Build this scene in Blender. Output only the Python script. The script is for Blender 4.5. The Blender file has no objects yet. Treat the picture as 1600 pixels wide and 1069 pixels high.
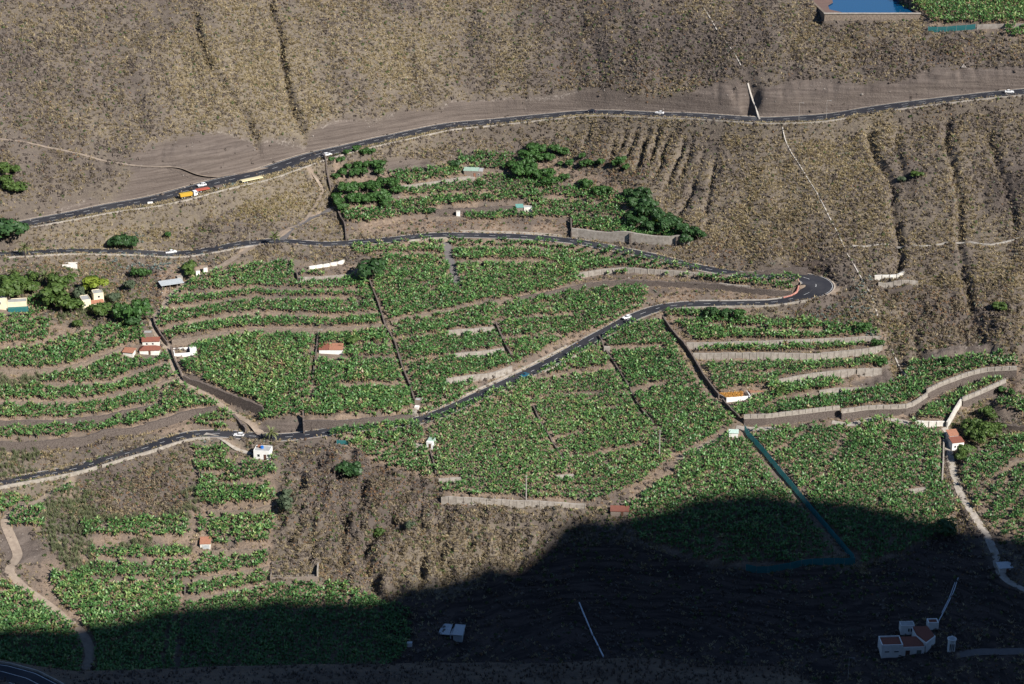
import bpy, math, random
import numpy as np
from mathutils import Vector, Matrix

rng = np.random.default_rng(7)
random.seed(7)
SC = bpy.context.scene
COL = SC.collection

# ------------------------------------------------------------------ camera
FPX, PW, PH, PITCH = 3500.0, 1600.0, 1069.0, math.radians(22)
CAM = np.array([0.0, -950.0, 450.0])
cd = bpy.data.cameras.new('camera'); cam = bpy.data.objects.new('camera', cd); COL.objects.link(cam)
cam.location = CAM; cam.rotation_euler = (math.pi / 2 - PITCH, 0, 0)
cd.sensor_width = 36; cd.lens = 36 * FPX / PW; cd.clip_start = 1; cd.clip_end = 6000
SC.camera = cam
# ------------------------------------------------------------------ sky and sun
SUN_EL = math.radians(36); SUN_AZ = math.radians(-42)      # azimuth measured from +X (image right) towards +Y
TOSUN = np.array([math.cos(SUN_EL) * math.cos(SUN_AZ), math.cos(SUN_EL) * math.sin(SUN_AZ), math.sin(SUN_EL)])
w = bpy.data.worlds.new('World'); SC.world = w; w.use_nodes = True
nt = w.node_tree; nt.nodes.clear()
wo = nt.nodes.new('ShaderNodeOutputWorld'); wb = nt.nodes.new('ShaderNodeBackground'); ws = nt.nodes.new('ShaderNodeTexSky')
ws.sky_type = 'NISHITA'; ws.sun_disc = False; ws.sun_elevation = SUN_EL
ws.sun_rotation = math.pi / 2 - SUN_AZ; ws.altitude = 600; ws.air_density = 1.0; ws.dust_density = 0.1; ws.ozone_density = 5.0
wb.inputs['Strength'].default_value = 0.068
nt.links.new(ws.outputs[0], wb.inputs[0]); nt.links.new(wb.outputs[0], wo.inputs[0])
ld = bpy.data.lights.new('sun', 'SUN'); sun = bpy.data.objects.new('sun', ld); COL.objects.link(sun)
ld.energy = 5.0; ld.angle = math.radians(0.53); ld.color = (1.0, 0.955, 0.885)
sun.rotation_euler = Vector(TOSUN).to_track_quat('Z', 'Y').to_euler()
SC.view_settings.view_transform = 'Standard'; SC.view_settings.look = 'None'
SC.cycles.max_bounces = 3; SC.cycles.diffuse_bounces = 1; SC.cycles.glossy_bounces = 1; SC.cycles.transmission_bounces = 2; SC.cycles.transparent_max_bounces = 6
SC.view_settings.exposure = 0.70; SC.view_settings.gamma = 1.0

# ------------------------------------------------------------------ helpers: objects
def tag(o, label=None, cat=None, group=None, kind=None):
    if label: o['label'] = label
    if cat: o['category'] = cat
    if group: o['group'] = group
    if kind: o['kind'] = kind
    elif cat in ('wall', 'fence', 'parapet', 'channel', 'pipe', 'reservoir', 'building', 'house', 'shed', 'ruin', 'tank'): o['kind'] = 'thing'
    return o

def empty(name, loc, rz=0.0):
    o = bpy.data.objects.new(name, None); COL.objects.link(o)
    o.empty_display_size = 0.5
    o.location = loc; o.rotation_euler = (0, 0, rz)
    return o

def mesh_np(name, V, F, mat, parent=None, attrs=None, smooth=False):
    """F: int array (n,3) or (n,4)"""
    V = np.asarray(V, np.float32); F = np.asarray(F, np.int32)
    me = bpy.data.meshes.new(name)
    me.vertices.add(len(V)); me.vertices.foreach_set('co', V.ravel())
    k = F.shape[1]
    me.loops.add(F.size); me.loops.foreach_set('vertex_index', F.ravel())
    me.polygons.add(len(F))
    me.polygons.foreach_set('loop_start', np.arange(0, F.size, k, dtype=np.int32))
    me.polygons.foreach_set('loop_total', np.full(len(F), k, np.int32))
    me.polygons.foreach_set('use_smooth', np.full(len(F), bool(smooth)))
    me.update(calc_edges=True)
    for an, arr in (attrs or {}).items():
        if arr.ndim == 1:
            a = me.attributes.new(an, 'FLOAT', 'POINT'); a.data.foreach_set('value', arr.astype(np.float32))
        else:
            a = me.attributes.new(an, 'FLOAT_COLOR', 'POINT'); a.data.foreach_set('color', arr.astype(np.float32).ravel())
    if mat: me.materials.append(mat)
    o = bpy.data.objects.new(name, me); COL.objects.link(o)
    if parent: o.parent = parent
    return o

class MB:
    def __init__(s): s.v = []; s.f = []
    def quad(s, a, b, c, d):
        n = len(s.v); s.v += [tuple(a), tuple(b), tuple(c), tuple(d)]; s.f.append((n, n+1, n+2, n+3)); return s
    def poly(s, pts):
        n = len(s.v); s.v += [tuple(p) for p in pts]; s.f.append(tuple(range(n, n+len(pts)))); return s
    def box(s, x0, x1, y0, y1, z0, z1):
        n = len(s.v)
        s.v += [(x0,y0,z0),(x1,y0,z0),(x1,y1,z0),(x0,y1,z0),(x0,y0,z1),(x1,y0,z1),(x1,y1,z1),(x0,y1,z1)]
        s.f += [tuple(n+i for i in q) for q in ((0,3,2,1),(4,5,6,7),(0,1,5,4),(1,2,6,5),(2,3,7,6),(3,0,4,7))]; return s
    def prism(s, bot, top):
        """closed solid from two equal polygons (lists of 3D points)"""
        n = len(s.v); k = len(bot); s.v += [tuple(p) for p in bot] + [tuple(p) for p in top]
        s.f.append(tuple(n+i for i in reversed(range(k)))); s.f.append(tuple(n+k+i for i in range(k)))
        for i in range(k): j = (i+1) % k; s.f.append((n+i, n+j, n+k+j, n+k+i))
        return s
    def cyl(s, c, r, h, n=10, axis='z', r2=None):
        r2 = r if r2 is None else r2
        b = []; t = []
        for i in range(n):
            a = 2*math.pi*i/n; ca, sa = math.cos(a), math.sin(a)
            if axis == 'z': b.append((c[0]+r*ca, c[1]+r*sa, c[2])); t.append((c[0]+r2*ca, c[1]+r2*sa, c[2]+h))
            elif axis == 'y': b.append((c[0]+r*ca, c[1]-h/2, c[2]-r*sa)); t.append((c[0]+r2*ca, c[1]+h/2, c[2]-r2*sa))
            else: b.append((c[0]-h/2, c[1]+r*ca, c[2]+r*sa)); t.append((c[0]+h/2, c[1]+r2*ca, c[2]+r2*sa))
        return s.prism(b, t)
    def tube(s, pts, r0, r1, n=6):
        prev = None; m = len(pts)
        for i, p in enumerate(pts):
            p = Vector(p); q = Vector(pts[min(i+1, m-1)]); o = Vector(pts[max(i-1, 0)])
            d = (q-o).normalized(); a = d.orthogonal().normalized(); b = d.cross(a)
            r = r0 + (r1-r0)*i/(m-1); st = len(s.v)
            for k in range(n):
                t = 2*math.pi*k/n; s.v.append(tuple(p + r*(math.cos(t)*a + math.sin(t)*b)))
            if prev is not None:
                for k in range(n): s.f.append((prev+k, prev+(k+1) % n, st+(k+1) % n, st+k))
            prev = st
        s.f.append(tuple(prev+k for k in range(n)))
        return s
    def build(s, name, mat, parent=None, smooth=False):
        me = bpy.data.meshes.new(name); me.from_pydata(s.v, [], s.f); me.update()
        if mat: me.materials.append(mat)
        if smooth:
            for p in me.polygons: p.use_smooth = True
        o = bpy.data.objects.new(name, me); COL.objects.link(o)
        if parent: o.parent = parent
        return o

def copy_tree(o, parent=None):
    c = o.copy(); COL.objects.link(c); c.parent = parent
    for ch in list(o.children): copy_tree(ch, c)
    return c

# ------------------------------------------------------------------ helpers: materials
def N(t, ty, **kw):
    n = t.nodes.new(ty)
    for k, v in kw.items():
        if k in n.inputs: n.inputs[k].default_value = v
        else: setattr(n, k, v)
    return n

def mixc(t, fac, a, b, blend='MIX'):
    m = t.nodes.new('ShaderNodeMix'); m.data_type = 'RGBA'; m.blend_type = blend
    for idx, val in ((0, fac), (6, a), (7, b)):
        if hasattr(val, 'links'): t.links.new(val, m.inputs[idx])
        elif idx == 0: m.inputs[0].default_value = val
        else: m.inputs[idx].default_value = (*val, 1)
    return m.outputs[2]

def ramp(t, src, lo, hi):
    r = t.nodes.new('ShaderNodeMapRange'); r.inputs[1].default_value = lo; r.inputs[2].default_value = hi
    t.links.new(src, r.inputs[0]); return r.outputs[0]

def noise(t, scale, detail=4, rough=0.6, vec=None, mscale=None):
    n = t.nodes.new('ShaderNodeTexNoise'); n.inputs['Scale'].default_value = scale
    n.inputs['Detail'].default_value = detail; n.inputs['Roughness'].default_value = rough
    g = t.nodes.new('ShaderNodeNewGeometry'); src = g.outputs['Position']
    if mscale:
        m = t.nodes.new('ShaderNodeMapping'); m.inputs['Scale'].default_value = mscale
        t.links.new(src, m.inputs['Vector']); src = m.outputs[0]
    t.links.new(src, n.inputs['Vector'])
    return n.outputs[0]

def mat(name, col, rough=0.8, col2=None, nscale=2.0, spec=0.3, bump=0.0, bscale=8.0, lo=0.35, hi=0.65, metallic=0.0, mscale=None):
    m = bpy.data.materials.new(name); m.use_nodes = True; t = m.node_tree; b = t.nodes['Principled BSDF']
    b.inputs['Roughness'].default_value = rough; b.inputs['Specular IOR Level'].default_value = spec
    b.inputs['Metallic'].default_value = metallic
    if col2 is None: col2 = tuple(c*0.75 for c in col)
    c = mixc(t, ramp(t, noise(t, nscale, mscale=mscale), lo, hi), col, col2)
    t.links.new(c, b.inputs['Base Color'])
    if bump:
        bp = t.nodes.new('ShaderNodeBump'); bp.inputs['Strength'].default_value = 0.7; bp.inputs['Distance'].default_value = bump
        t.links.new(noise(t, bscale), bp.inputs['Height']); t.links.new(bp.outputs[0], b.inputs['Normal'])
    return m

def leafmat(name, col, col2, rough=0.45, transl=0.3, spec=0.4):
    """foliage; point attribute 'tint' (0..1) picks the shade of each plant"""
    m = bpy.data.materials.new(name); m.use_nodes = True; t = m.node_tree; b = t.nodes['Principled BSDF']; out = t.nodes['Material Output']
    a = t.nodes.new('ShaderNodeAttribute'); a.attribute_name = 'tint'
    c = mixc(t, a.outputs['Fac'], col, col2)
    b.inputs['Roughness'].default_value = rough; b.inputs['Specular IOR Level'].default_value = spec
    t.links.new(c, b.inputs['Base Color'])
    if transl > 0:
        tr = t.nodes.new('ShaderNodeBsdfTranslucent'); t.links.new(c, tr.inputs['Color'])
        mx = t.nodes.new('ShaderNodeMixShader'); mx.inputs[0].default_value = transl
        t.links.new(b.outputs[0], mx.inputs[1]); t.links.new(tr.outputs[0], mx.inputs[2]); t.links.new(mx.outputs[0], out.inputs['Surface'])
    return m

# ------------------------------------------------------------------ lie of the land
FW = np.array([0, math.cos(PITCH), -math.sin(PITCH)]); UP = np.array([0, math.sin(PITCH), math.cos(PITCH)])
def ray(u, v):
    u = np.asarray(u, float); v = np.asarray(v, float)
    x = (u-800)/FPX; y = -(v-534.5)/FPX
    d = FW + x[..., None]*np.array([1., 0, 0]) + y[..., None]*UP
    return d / np.linalg.norm(d, axis=-1, keepdims=True)
def project(P):
    d = P - CAM; f = d @ FW
    return 800 + FPX*d[..., 0]/f, 534.5 - FPX*(d @ UP)/f

# ground slope (degrees, rising away) sampled over the valley side; integrated into a land surface
SL = {
 0: [(1060,12),(1000,15),(900,18),(800,20),(720,28),(640,23),(560,21),(480,21),(420,22),(370,29),(300,38),(200,33),(100,32),(0,32),(-150,30)],
 250: [(1060,10),(1000,12),(900,17),(800,20),(720,22),(640,22),(560,20),(480,19),(420,20),(360,27),(290,40),(230,38),(150,33),(0,32),(-150,30)],
 500: [(1060,8),(1000,9),(940,14),(880,33),(800,33),(730,27),(660,14),(560,13),(460,13),(400,15),(330,25),(270,25),(215,42),(180,40),(120,33),(0,32),(-150,30)],
 750: [(1060,8),(1000,12),(940,28),(850,35),(790,33),(740,14),(650,13),(550,13),(450,14),(390,14),(330,18),(260,20),(210,28),(175,44),(150,40),(80,33),(0,32),(-150,30)],
 1000: [(1060,6),(1020,12),(960,40),(900,42),(850,38),(790,20),(720,13),(650,13),(550,13),(470,16),(420,17),(360,24),(280,34),(210,33),(165,45),(140,40),(80,32),(0,31),(-150,28)],
 1250: [(1060,5),(1040,6),(980,25),(930,42),(880,30),(820,14),(720,13),(640,14),(560,16),(500,22),(450,15),(400,38),(330,34),(250,34),(200,34),(160,40),(100,32),(40,30),(-20,12),(-150,10)],
 1450: [(1060,5),(1000,6),(950,25),(900,32),(840,20),(750,13),(680,14),(620,16),(560,24),(480,32),(400,33),(300,34),(200,34),(130,38),(80,30),(38,28),(5,4),(-50,3),(-150,5)],
 1600: [(1060,5),(1000,6),(930,14),(860,12),(750,12),(680,14),(620,16),(560,26),(480,33),(400,34),(300,34),(200,34),(120,38),(80,30),(45,24),(10,4),(-50,3),(-150,5)],
}
US = np.arange(-500, 2101, 20.0); VS = np.arange(-300, 1125, 5.0)
UU, VV = np.meshgrid(US, VS, indexing='ij')
num = np.zeros_like(UU); den = np.zeros_like(UU) + 1e-9
Uc = np.clip(UU, -20, 1620); Vc = np.clip(VV, -160, 1065)
for su, lst in SL.items():
    for sv, s in lst:
        k = np.exp(-((Uc-su)/130)**2/2*1.0 - ((Vc-sv)/26)**2/2); num += k*s; den += k
SLOPE = np.radians(num/den)
ALPHA = PITCH + np.arctan((VV-534.5)/FPX)
G = 1/np.tan(ALPHA+SLOPE)/FPX
va = np.interp(US, [0, 400, 640, 900, 1200, 1290, 1600], [393, 384, 372, 379, 430, 440, 440])
za = np.interp(US, [0, 640, 1200, 1290, 1600], [-338, -345, -356, -358, -358])
Da = -za/np.sin(PITCH+np.arctan((va-534.5)/FPX))
cum = np.concatenate([np.zeros((len(US), 1)), np.cumsum((G[:, 1:]+G[:, :-1])/2*5.0, axis=1)], axis=1)   # grows with v
ca = np.array([np.interp(va[i], VS, cum[i]) for i in range(len(US))])
DG = Da[:, None]*np.exp(-(cum-ca[:, None]))
def bil(A, x, y, x0, dx, y0, dy):
    fx = np.clip((np.asarray(x, float)-x0)/dx, 0, A.shape[0]-1.001); fy = np.clip((np.asarray(y, float)-y0)/dy, 0, A.shape[1]-1.001)
    i = fx.astype(int); j = fy.astype(int); a = fx-i; b = fy-j
    return A[i, j]*(1-a)*(1-b)+A[i+1, j]*a*(1-b)+A[i, j+1]*(1-a)*b+A[i+1, j+1]*a*b
def unproj(u, v):
    D = bil(DG, u, v, US[0], 20, VS[0], 5)
    return CAM + D[..., None]*ray(u, v)
PG = unproj(UU, VV)
YT = np.arange(-270, 301, 1.0)
ZT = np.array([np.interp(YT, PG[i, ::-1, 1], PG[i, ::-1, 2]) for i in range(len(US))])
STEP = 1.0
GX = np.arange(-300, 300.5, STEP); GY = np.arange(-262, 270.5, STEP)
XX, YY = np.meshgrid(GX, GY, indexing='ij')
ZB = np.full_like(XX, 50.0)
for _ in range(6):
    ub = 800 + FPX*XX/((YY-CAM[1])*math.cos(PITCH) - (ZB-CAM[2])*math.sin(PITCH))
    ZB = bil(ZT, ub, YY, US[0], 20, YT[0], 1.0)
UG, VG = project(np.stack([XX, YY, ZB], -1))

def fbm(shape, cell, octaves=4, seed=1, gain=0.5):
    r = np.random.default_rng(seed); out = np.zeros(shape); amp = 1.0; tot = 0
    for o in range(octaves):
        nx, ny = int(shape[0]/cell)+4, int(shape[1]/cell)+4
        L = r.standard_normal((nx, ny))
        x = np.arange(shape[0])/cell; y = np.arange(shape[1])/cell
        i = x.astype(int); j = y.astype(int); a = (x-i)[:, None]; b = (y-j)[None, :]
        a = a*a*(3-2*a); b = b*b*(3-2*b)
        out += amp*(L[np.ix_(i, j)]*(1-a)*(1-b)+L[np.ix_(i+1, j)]*a*(1-b)+L[np.ix_(i, j+1)]*(1-a)*b+L[np.ix_(i+1, j+1)]*a*b)
        tot += amp*amp; amp *= gain; cell = max(cell/2, 1.01)
    return out/math.sqrt(tot)

# ------------------------------------------------------------------ plan of the place (plots, walls, lanes), traced as survey coordinates
FIELDS = {  # banana plots
 'upper_terraces': [
  [(715,247),(800,245),(805,266),(752,266),(722,258)], [(610,275),(700,266),(724,264),(724,276),(660,288),(625,291)],
  [(626,298),(740,284),(800,279),(860,284),(862,297),(800,299),(700,303),(650,307),(628,302)],
  [(597,324),(660,315),(800,304),(870,296),(905,296),(950,304),(984,317),(986,326),(920,315),(860,309),(800,315),(700,322),(620,328),(600,330)],
  [(826,318),(900,317),(975,331),(980,342),(920,334),(860,326),(828,325)], [(535,334),(600,332),(665,327),(668,336),(620,341),(580,350),(540,350)],
  [(728,338),(800,332),(880,330),(940,338),(985,348),(990,356),(930,347),(880,341),(800,343),(730,345)],
  [(893,349),(960,354),(1020,360),(1062,372),(1040,376),(960,368),(895,359)]],
 'mid_west': [[(548,384),(690,374),(697,390),(590,397),(556,400)], [(600,402),(697,395),(700,406),(602,413)],
  [(600,418),(700,412),(712,430),(718,450),(760,472),(728,480),(652,493),(610,501),(594,470),(580,443),(576,432)]],
 'mid_east': [[(703,377),(800,376),(880,383),(960,402),(1040,420),(1100,431),(1180,437),(1240,439),(1247,446),(1235,454),(1123,443),(1080,434),(1015,428),(974,426),(930,431),(900,436),(905,443),(863,456),(805,467),(764,471),(722,452),(716,432),(706,400)]],
 'under_long_wall': [[(614,507),(652,500),(728,486),(805,474),(863,464),(921,452),(1005,448),(1012,462),(1003,478),(975,492),(935,512),(893,524),(800,572),(770,584),(698,595),(640,602),(627,570),(617,536)],
  [(642,608),(700,600),(742,598),(745,606),(720,620),(690,636),(660,645),(655,640)]],
 'west_upper': [[(262,472),(300,447),(360,426),(455,415),(465,432),(575,442),(590,470),(600,509),(526,512),(400,513),(316,520),(262,530),(243,510),(240,497)]],
 'west_lower': [[(295,548),(330,532),(400,523),(600,519),(616,545),(630,600),(644,640),(644,648),(560,653),(480,653),(475,643),(410,636),(350,614),(300,588),(283,570)],
  [(403,643),(472,642),(473,653),(405,652)]],
 'far_west': [[(0,484),(40,478),(73,468),(76,486),(40,502),(-40,512),(-40,490)], [(-40,505),(80,508),(76,530),(40,535),(-40,538)],
  [(-40,565),(88,543),(177,514),(222,515),(225,530),(177,546),(114,571),(50,578),(-40,578)],
  [(68,594),(120,585),(177,563),(240,554),(263,557),(265,568),(215,578),(175,596),(100,600),(70,599)],
  [(-40,620),(70,608),(180,603),(215,585),(262,575),(266,588),(228,605),(177,617),(126,626),(50,628),(-40,628)],
  [(254,604),(275,594),(281,598),(258,609)], [(-40,638),(114,640),(190,628),(247,614),(250,630),(177,645),(114,655),(-40,656)],
  [(-40,677),(114,672),(210,655),(252,640),(258,622),(285,612),(340,632),(338,638),(290,644),(215,668),(126,682),(76,688),(-40,688)],
  [(303,649),(361,645),(365,659),(306,664)]],
 'below_road': [[(515,680),(577,672),(640,667),(655,666),(662,688),(545,687),(522,688)], [(545,694),(660,694),(668,712),(678,750),(640,742),(600,725),(560,706)],
  [(668,666),(700,652),(750,632),(812,604),(870,576),(932,544),(945,556),(965,580),(985,612),(1003,645),(1022,668),(1050,715),(1000,757),(955,775),(915,786),(900,785),(780,780),(692,776),(684,745),(672,700)],
  [(938,535),(985,512),(1038,508),(1056,545),(1078,588),(1110,625),(1146,662),(1138,672),(1100,692),(1054,714),(1024,664),(1005,640),(985,606),(962,572),(948,550)],
  [(1065,722),(1132,688),(1160,690),(1190,728),(1250,800),(1305,868),(1240,882),(1160,882),(1080,872),(1000,845),(975,800),(1010,772),(1050,752)]],
 'east_terraces': [[(1040,492),(1095,492),(1130,497),(1200,503),(1280,508),(1345,515),(1374,522),(1374,526),(1290,531),(1200,533),(1085,534),(1062,512)],
  [(1090,547),(1200,546),(1340,541),(1356,542),(1300,548),(1200,551),(1092,551)],
  [(1098,572),(1200,569),(1330,566),(1380,560),(1385,570),(1330,578),(1275,582),(1215,594),(1195,601),(1170,604),(1122,612),(1110,590)],
  [(1205,604),(1290,593),(1318,600),(1318,606),(1262,614),(1228,621),(1205,632),(1170,655),(1150,650),(1135,632),(1185,625)],
  [(1185,655),(1205,644),(1232,634),(1288,622),(1345,616),(1377,613),(1412,596),(1420,570),(1478,567),(1541,560),(1588,563),(1592,574),(1541,578),(1500,590),(1462,603),(1440,620),(1425,632),(1350,640),(1312,642),(1230,652)],
  [(1436,655),(1455,636),(1516,608),(1562,594),(1566,598),(1528,614),(1497,628),(1480,652),(1474,658)]],
 'east_lower': [[(1178,682),(1225,675),(1270,668),(1320,673),(1332,677),(1350,665),(1390,662),(1398,670),(1445,670),(1474,684),(1474,700),(1470,755),(1486,775),(1500,800),(1478,815),(1455,846),(1400,866),(1348,884),(1338,872),(1284,810),(1232,742),(1196,702)]],
 'far_east': [[(1504,728),(1530,715),(1560,690),(1640,680),(1640,880),(1580,850),(1550,828),(1522,790),(1506,760)], [(1555,626),(1640,632),(1640,650),(1560,641)]],
 'south_west': [[(-40,780),(45,780),(42,792),(-40,804)], [(80,765),(116,760),(116,768),(80,773)], [(12,806),(66,800),(68,824),(12,822)],
  [(131,825),(298,816),(298,836),(240,841),(134,838)], [(143,866),(298,862),(298,872),(143,874)], [(131,887),(298,887),(296,907),(131,904)],
  [(80,905),(131,902),(133,915),(286,915),(286,944),(270,1060),(146,1060),(152,1012),(131,975),(119,960),(84,928)],
  [(-40,905),(44,930),(68,954),(112,982),(128,1010),(122,1060),(-40,1050)],
  [(301,705),(361,707),(358,725),(343,738),(305,738)], [(308,744),(338,744),(338,757),(312,757)], [(345,740),(395,726),(436,722),(436,738),(400,752),(345,750)],
  [(307,762),(430,770),(430,786),(330,793),(307,777)], [(310,815),(430,812),(430,830),(313,834)], [(330,843),(425,840),(425,850),(330,854)],
  [(301,896),(322,876),(420,870),(420,884),(350,896),(301,906)], [(292,926),(350,910),(420,897),(418,912),(350,925),(294,934)],
  [(290,946),(350,938),(420,923),(470,918),(520,919),(565,930),(590,940),(640,962),(642,1010),(590,1060),(280,1060),(290,990)]],
 'plateau': [[(1402,-40),(1640,-40),(1640,36),(1456,37),(1447,24),(1408,-4)], [(1568,47),(1640,46),(1640,55),(1570,56)]],
}
GAPS = [  # narrow unplanted strips of soil inside the plots: (line, half width px)
 ([(582,399),(622,399),(700,400)],2), ([(705,389),(800,388),(850,389)],2), ([(710,411),(800,410),(850,411),(868,414)],2),
 ([(400,454),(560,457)],3), ([(278,464),(330,459),(400,454)],3), ([(252,487),(290,482),(400,467),(567,470)],3), ([(252,517),(316,503),(400,492),(526,498),(594,492)],3),
 ([(498,542),(617,541)],2), ([(500,563),(560,562),(617,562)],2), ([(526,606),(632,605)],3), ([(617,534),(700,522),(772,517)],3), ([(774,505),(800,501),(901,495)],3),
 ([(780,532),(893,527)],3), ([(627,571),(710,559),(787,551)],3), ([(805,470),(765,488),(700,498),(640,508)],1.5),
 ([(810,597),(876,589),(962,577)],3), ([(820,628),(870,620),(939,616)],2), ([(984,614),(1047,602)],3), ([(850,692),(914,679)],2), ([(926,714),(1010,697)],2.5), ([(939,644),(977,637)],2),
 ([(957,547),(1040,542)],2), ([(1035,499),(1098,501)],2), ([(1110,510),(1200,519),(1300,523)],2), ([(1100,590),(1150,586),(1230,584)],1.5),
 ([(1275,667),(1238,694),(1200,717)],3), ([(1266,712),(1220,741)],2.5), ([(1324,679),(1306,710),(1293,740),(1258,768)],3.5), ([(1392,672),(1387,712)],3), ([(1450,702),(1435,745)],4),
 ([(1558,750),(1525,807)],3), ([(1579,750),(1533,812)],4), ([(1610,757),(1552,842)],4), ([(1600,720),(1530,770)],2.5), ([(1540,745),(1512,785)],2), ([(1640,770),(1575,848)],3), ([(1630,695),(1545,755)],2), ([(1570,700),(1520,735)],2),
 ([(833,637),(845,664),(863,692),(886,730),(900,770)],2.2), ([(936,528),(946,551),(962,573),(982,606),(1002,642),(1022,664),(1056,716)],2.5), ([(662,664),(673,707),(682,750)],3.5),
 ([(497,518),(494,545),(488,600),(486,625)],1.5), ([(592,480),(602,513),(617,538),(627,573),(640,604),(650,642)],4.5), ([(774,508),(786,535),(799,560)],3), ([(578,440),(592,480)],4),
 ([(284,950),(262,1000),(255,1046)],3.5), ([(410,920),(404,960),(400,1000)],1.2), ([(1065,738),(1009,765),(955,779)],2.5),
]
# terrain steps that are earth banks only (no built wall): line, height
BANKS = [([(700,373),(800,373),(880,379),(960,398),(1040,416),(1100,428),(1160,433)],3.4),([(560,381),(640,376),(690,373)],2.0),([(400,454),(560,457)],1.2),([(278,464),(330,459),(400,454)],1.2),([(252,487),(290,482),(400,467),(567,470)],1.3),([(252,517),(316,503),(400,492),(526,498),(594,492)],1.5),
 ([(498,542),(617,541)],1.2),([(500,563),(617,562)],1.0),([(526,606),(632,605)],1.3),([(705,389),(800,388),(850,389)],1.0),([(710,411),(800,410),(868,414)],1.2),([(582,399),(622,399),(700,400)],1.0),
 ([(810,597),(876,589),(962,577)],1.5),([(984,614),(1047,602)],1.3),([(850,692),(914,679)],1.0),([(926,714),(1010,697)],1.0),([(957,547),(1040,542)],1.0),
 ([(1110,510),(1200,519),(1300,523)],1.0),([(546,691),(662,691)],1.2),([(612,293),(660,291),(728,279)],1.0),([(600,312),(660,310),(800,301),(862,300)],1.2),
 ([(600,333),(700,325),(800,318),(860,311),(920,319),(984,328)],1.3),([(870,328),(920,336),(985,345)],1.2),([(540,353),(580,352),(620,343),(668,338)],1.5),
 ([(131,842),(240,844),(300,840)],1.5),([(131,910),(296,912)],1.5),([(131,877),(298,876)],1.2),([(12,826),(68,828)],1.0),([(305,742),(345,741),(400,757),(436,741)],1.2)]

# ------------------------------------------------------------------ rasters of the plan
RU0, RV0, RDU, RDV = -100, -60, 2, 1
RNU, RNV = 901, 1180
ru = RU0 + RDU*np.arange(RNU); rv = RV0 + RDV*np.arange(RNV)
def rpoly(pts, M=None, val=True):
    if M is None: M = np.zeros((RNU, RNV), bool)
    p = np.array(pts, float)
    i0 = max(int((p[:, 0].min()-RU0)/RDU)-1, 0); i1 = min(int((p[:, 0].max()-RU0)/RDU)+2, RNU)
    j0 = max(int((p[:, 1].min()-RV0)/RDV)-1, 0); j1 = min(int((p[:, 1].max()-RV0)/RDV)+2, RNV)
    x = ru[i0:i1, None]+0.01; y = rv[None, j0:j1]+0.01; ins = np.zeros((i1-i0, j1-j0), bool)
    for k in range(len(p)):
        (x1, y1), (x2, y2) = p[k], p[(k+1) % len(p)]
        c = ((y1 > y) != (y2 > y)) & (x < (x2-x1)*(y-y1)/((y2-y1) if y2 != y1 else 1e-9)+x1); ins ^= c
    M[i0:i1, j0:j1][ins] = val
    return M
def rline(pts, hw, M=None, val=True):
    if M is None: M = np.zeros((RNU, RNV), bool)
    for (x1, y1), (x2, y2) in zip(pts[:-1], pts[1:]):
        i0 = max(int((min(x1, x2)-hw-RU0)/RDU)-1, 0); i1 = min(int((max(x1, x2)+hw-RU0)/RDU)+2, RNU)
        j0 = max(int((min(y1, y2)-hw-RV0)/RDV)-1, 0); j1 = min(int((max(y1, y2)+hw-RV0)/RDV)+2, RNV)
        if i0 >= i1 or j0 >= j1: continue
        x = ru[i0:i1, None]; y = rv[None, j0:j1]; dx, dy = x2-x1, y2-y1; L = dx*dx+dy*dy+1e-9
        t = np.clip(((x-x1)*dx+(y-y1)*dy)/L, 0, 1); d = np.hypot(x-x1-t*dx, y-y1-t*dy)
        M[i0:i1, j0:j1][d < hw] = val
    return M
def lookup(M, u, v):
    i = np.clip(np.round((u-RU0)/RDU).astype(int), 0, RNU-1); j = np.clip(np.round((v-RV0)/RDV).astype(int), 0, RNV-1)
    return M[i, j]
def blur(M, n):
    A = M.astype(np.float32)
    for _ in range(n):
        A[1:-1] = (A[:-2]+A[1:-1]*2+A[2:])/4; A[:, 1:-1] = (A[:, :-2]+A[:, 1:-1]*2+A[:, 2:])/4
    return A
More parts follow.
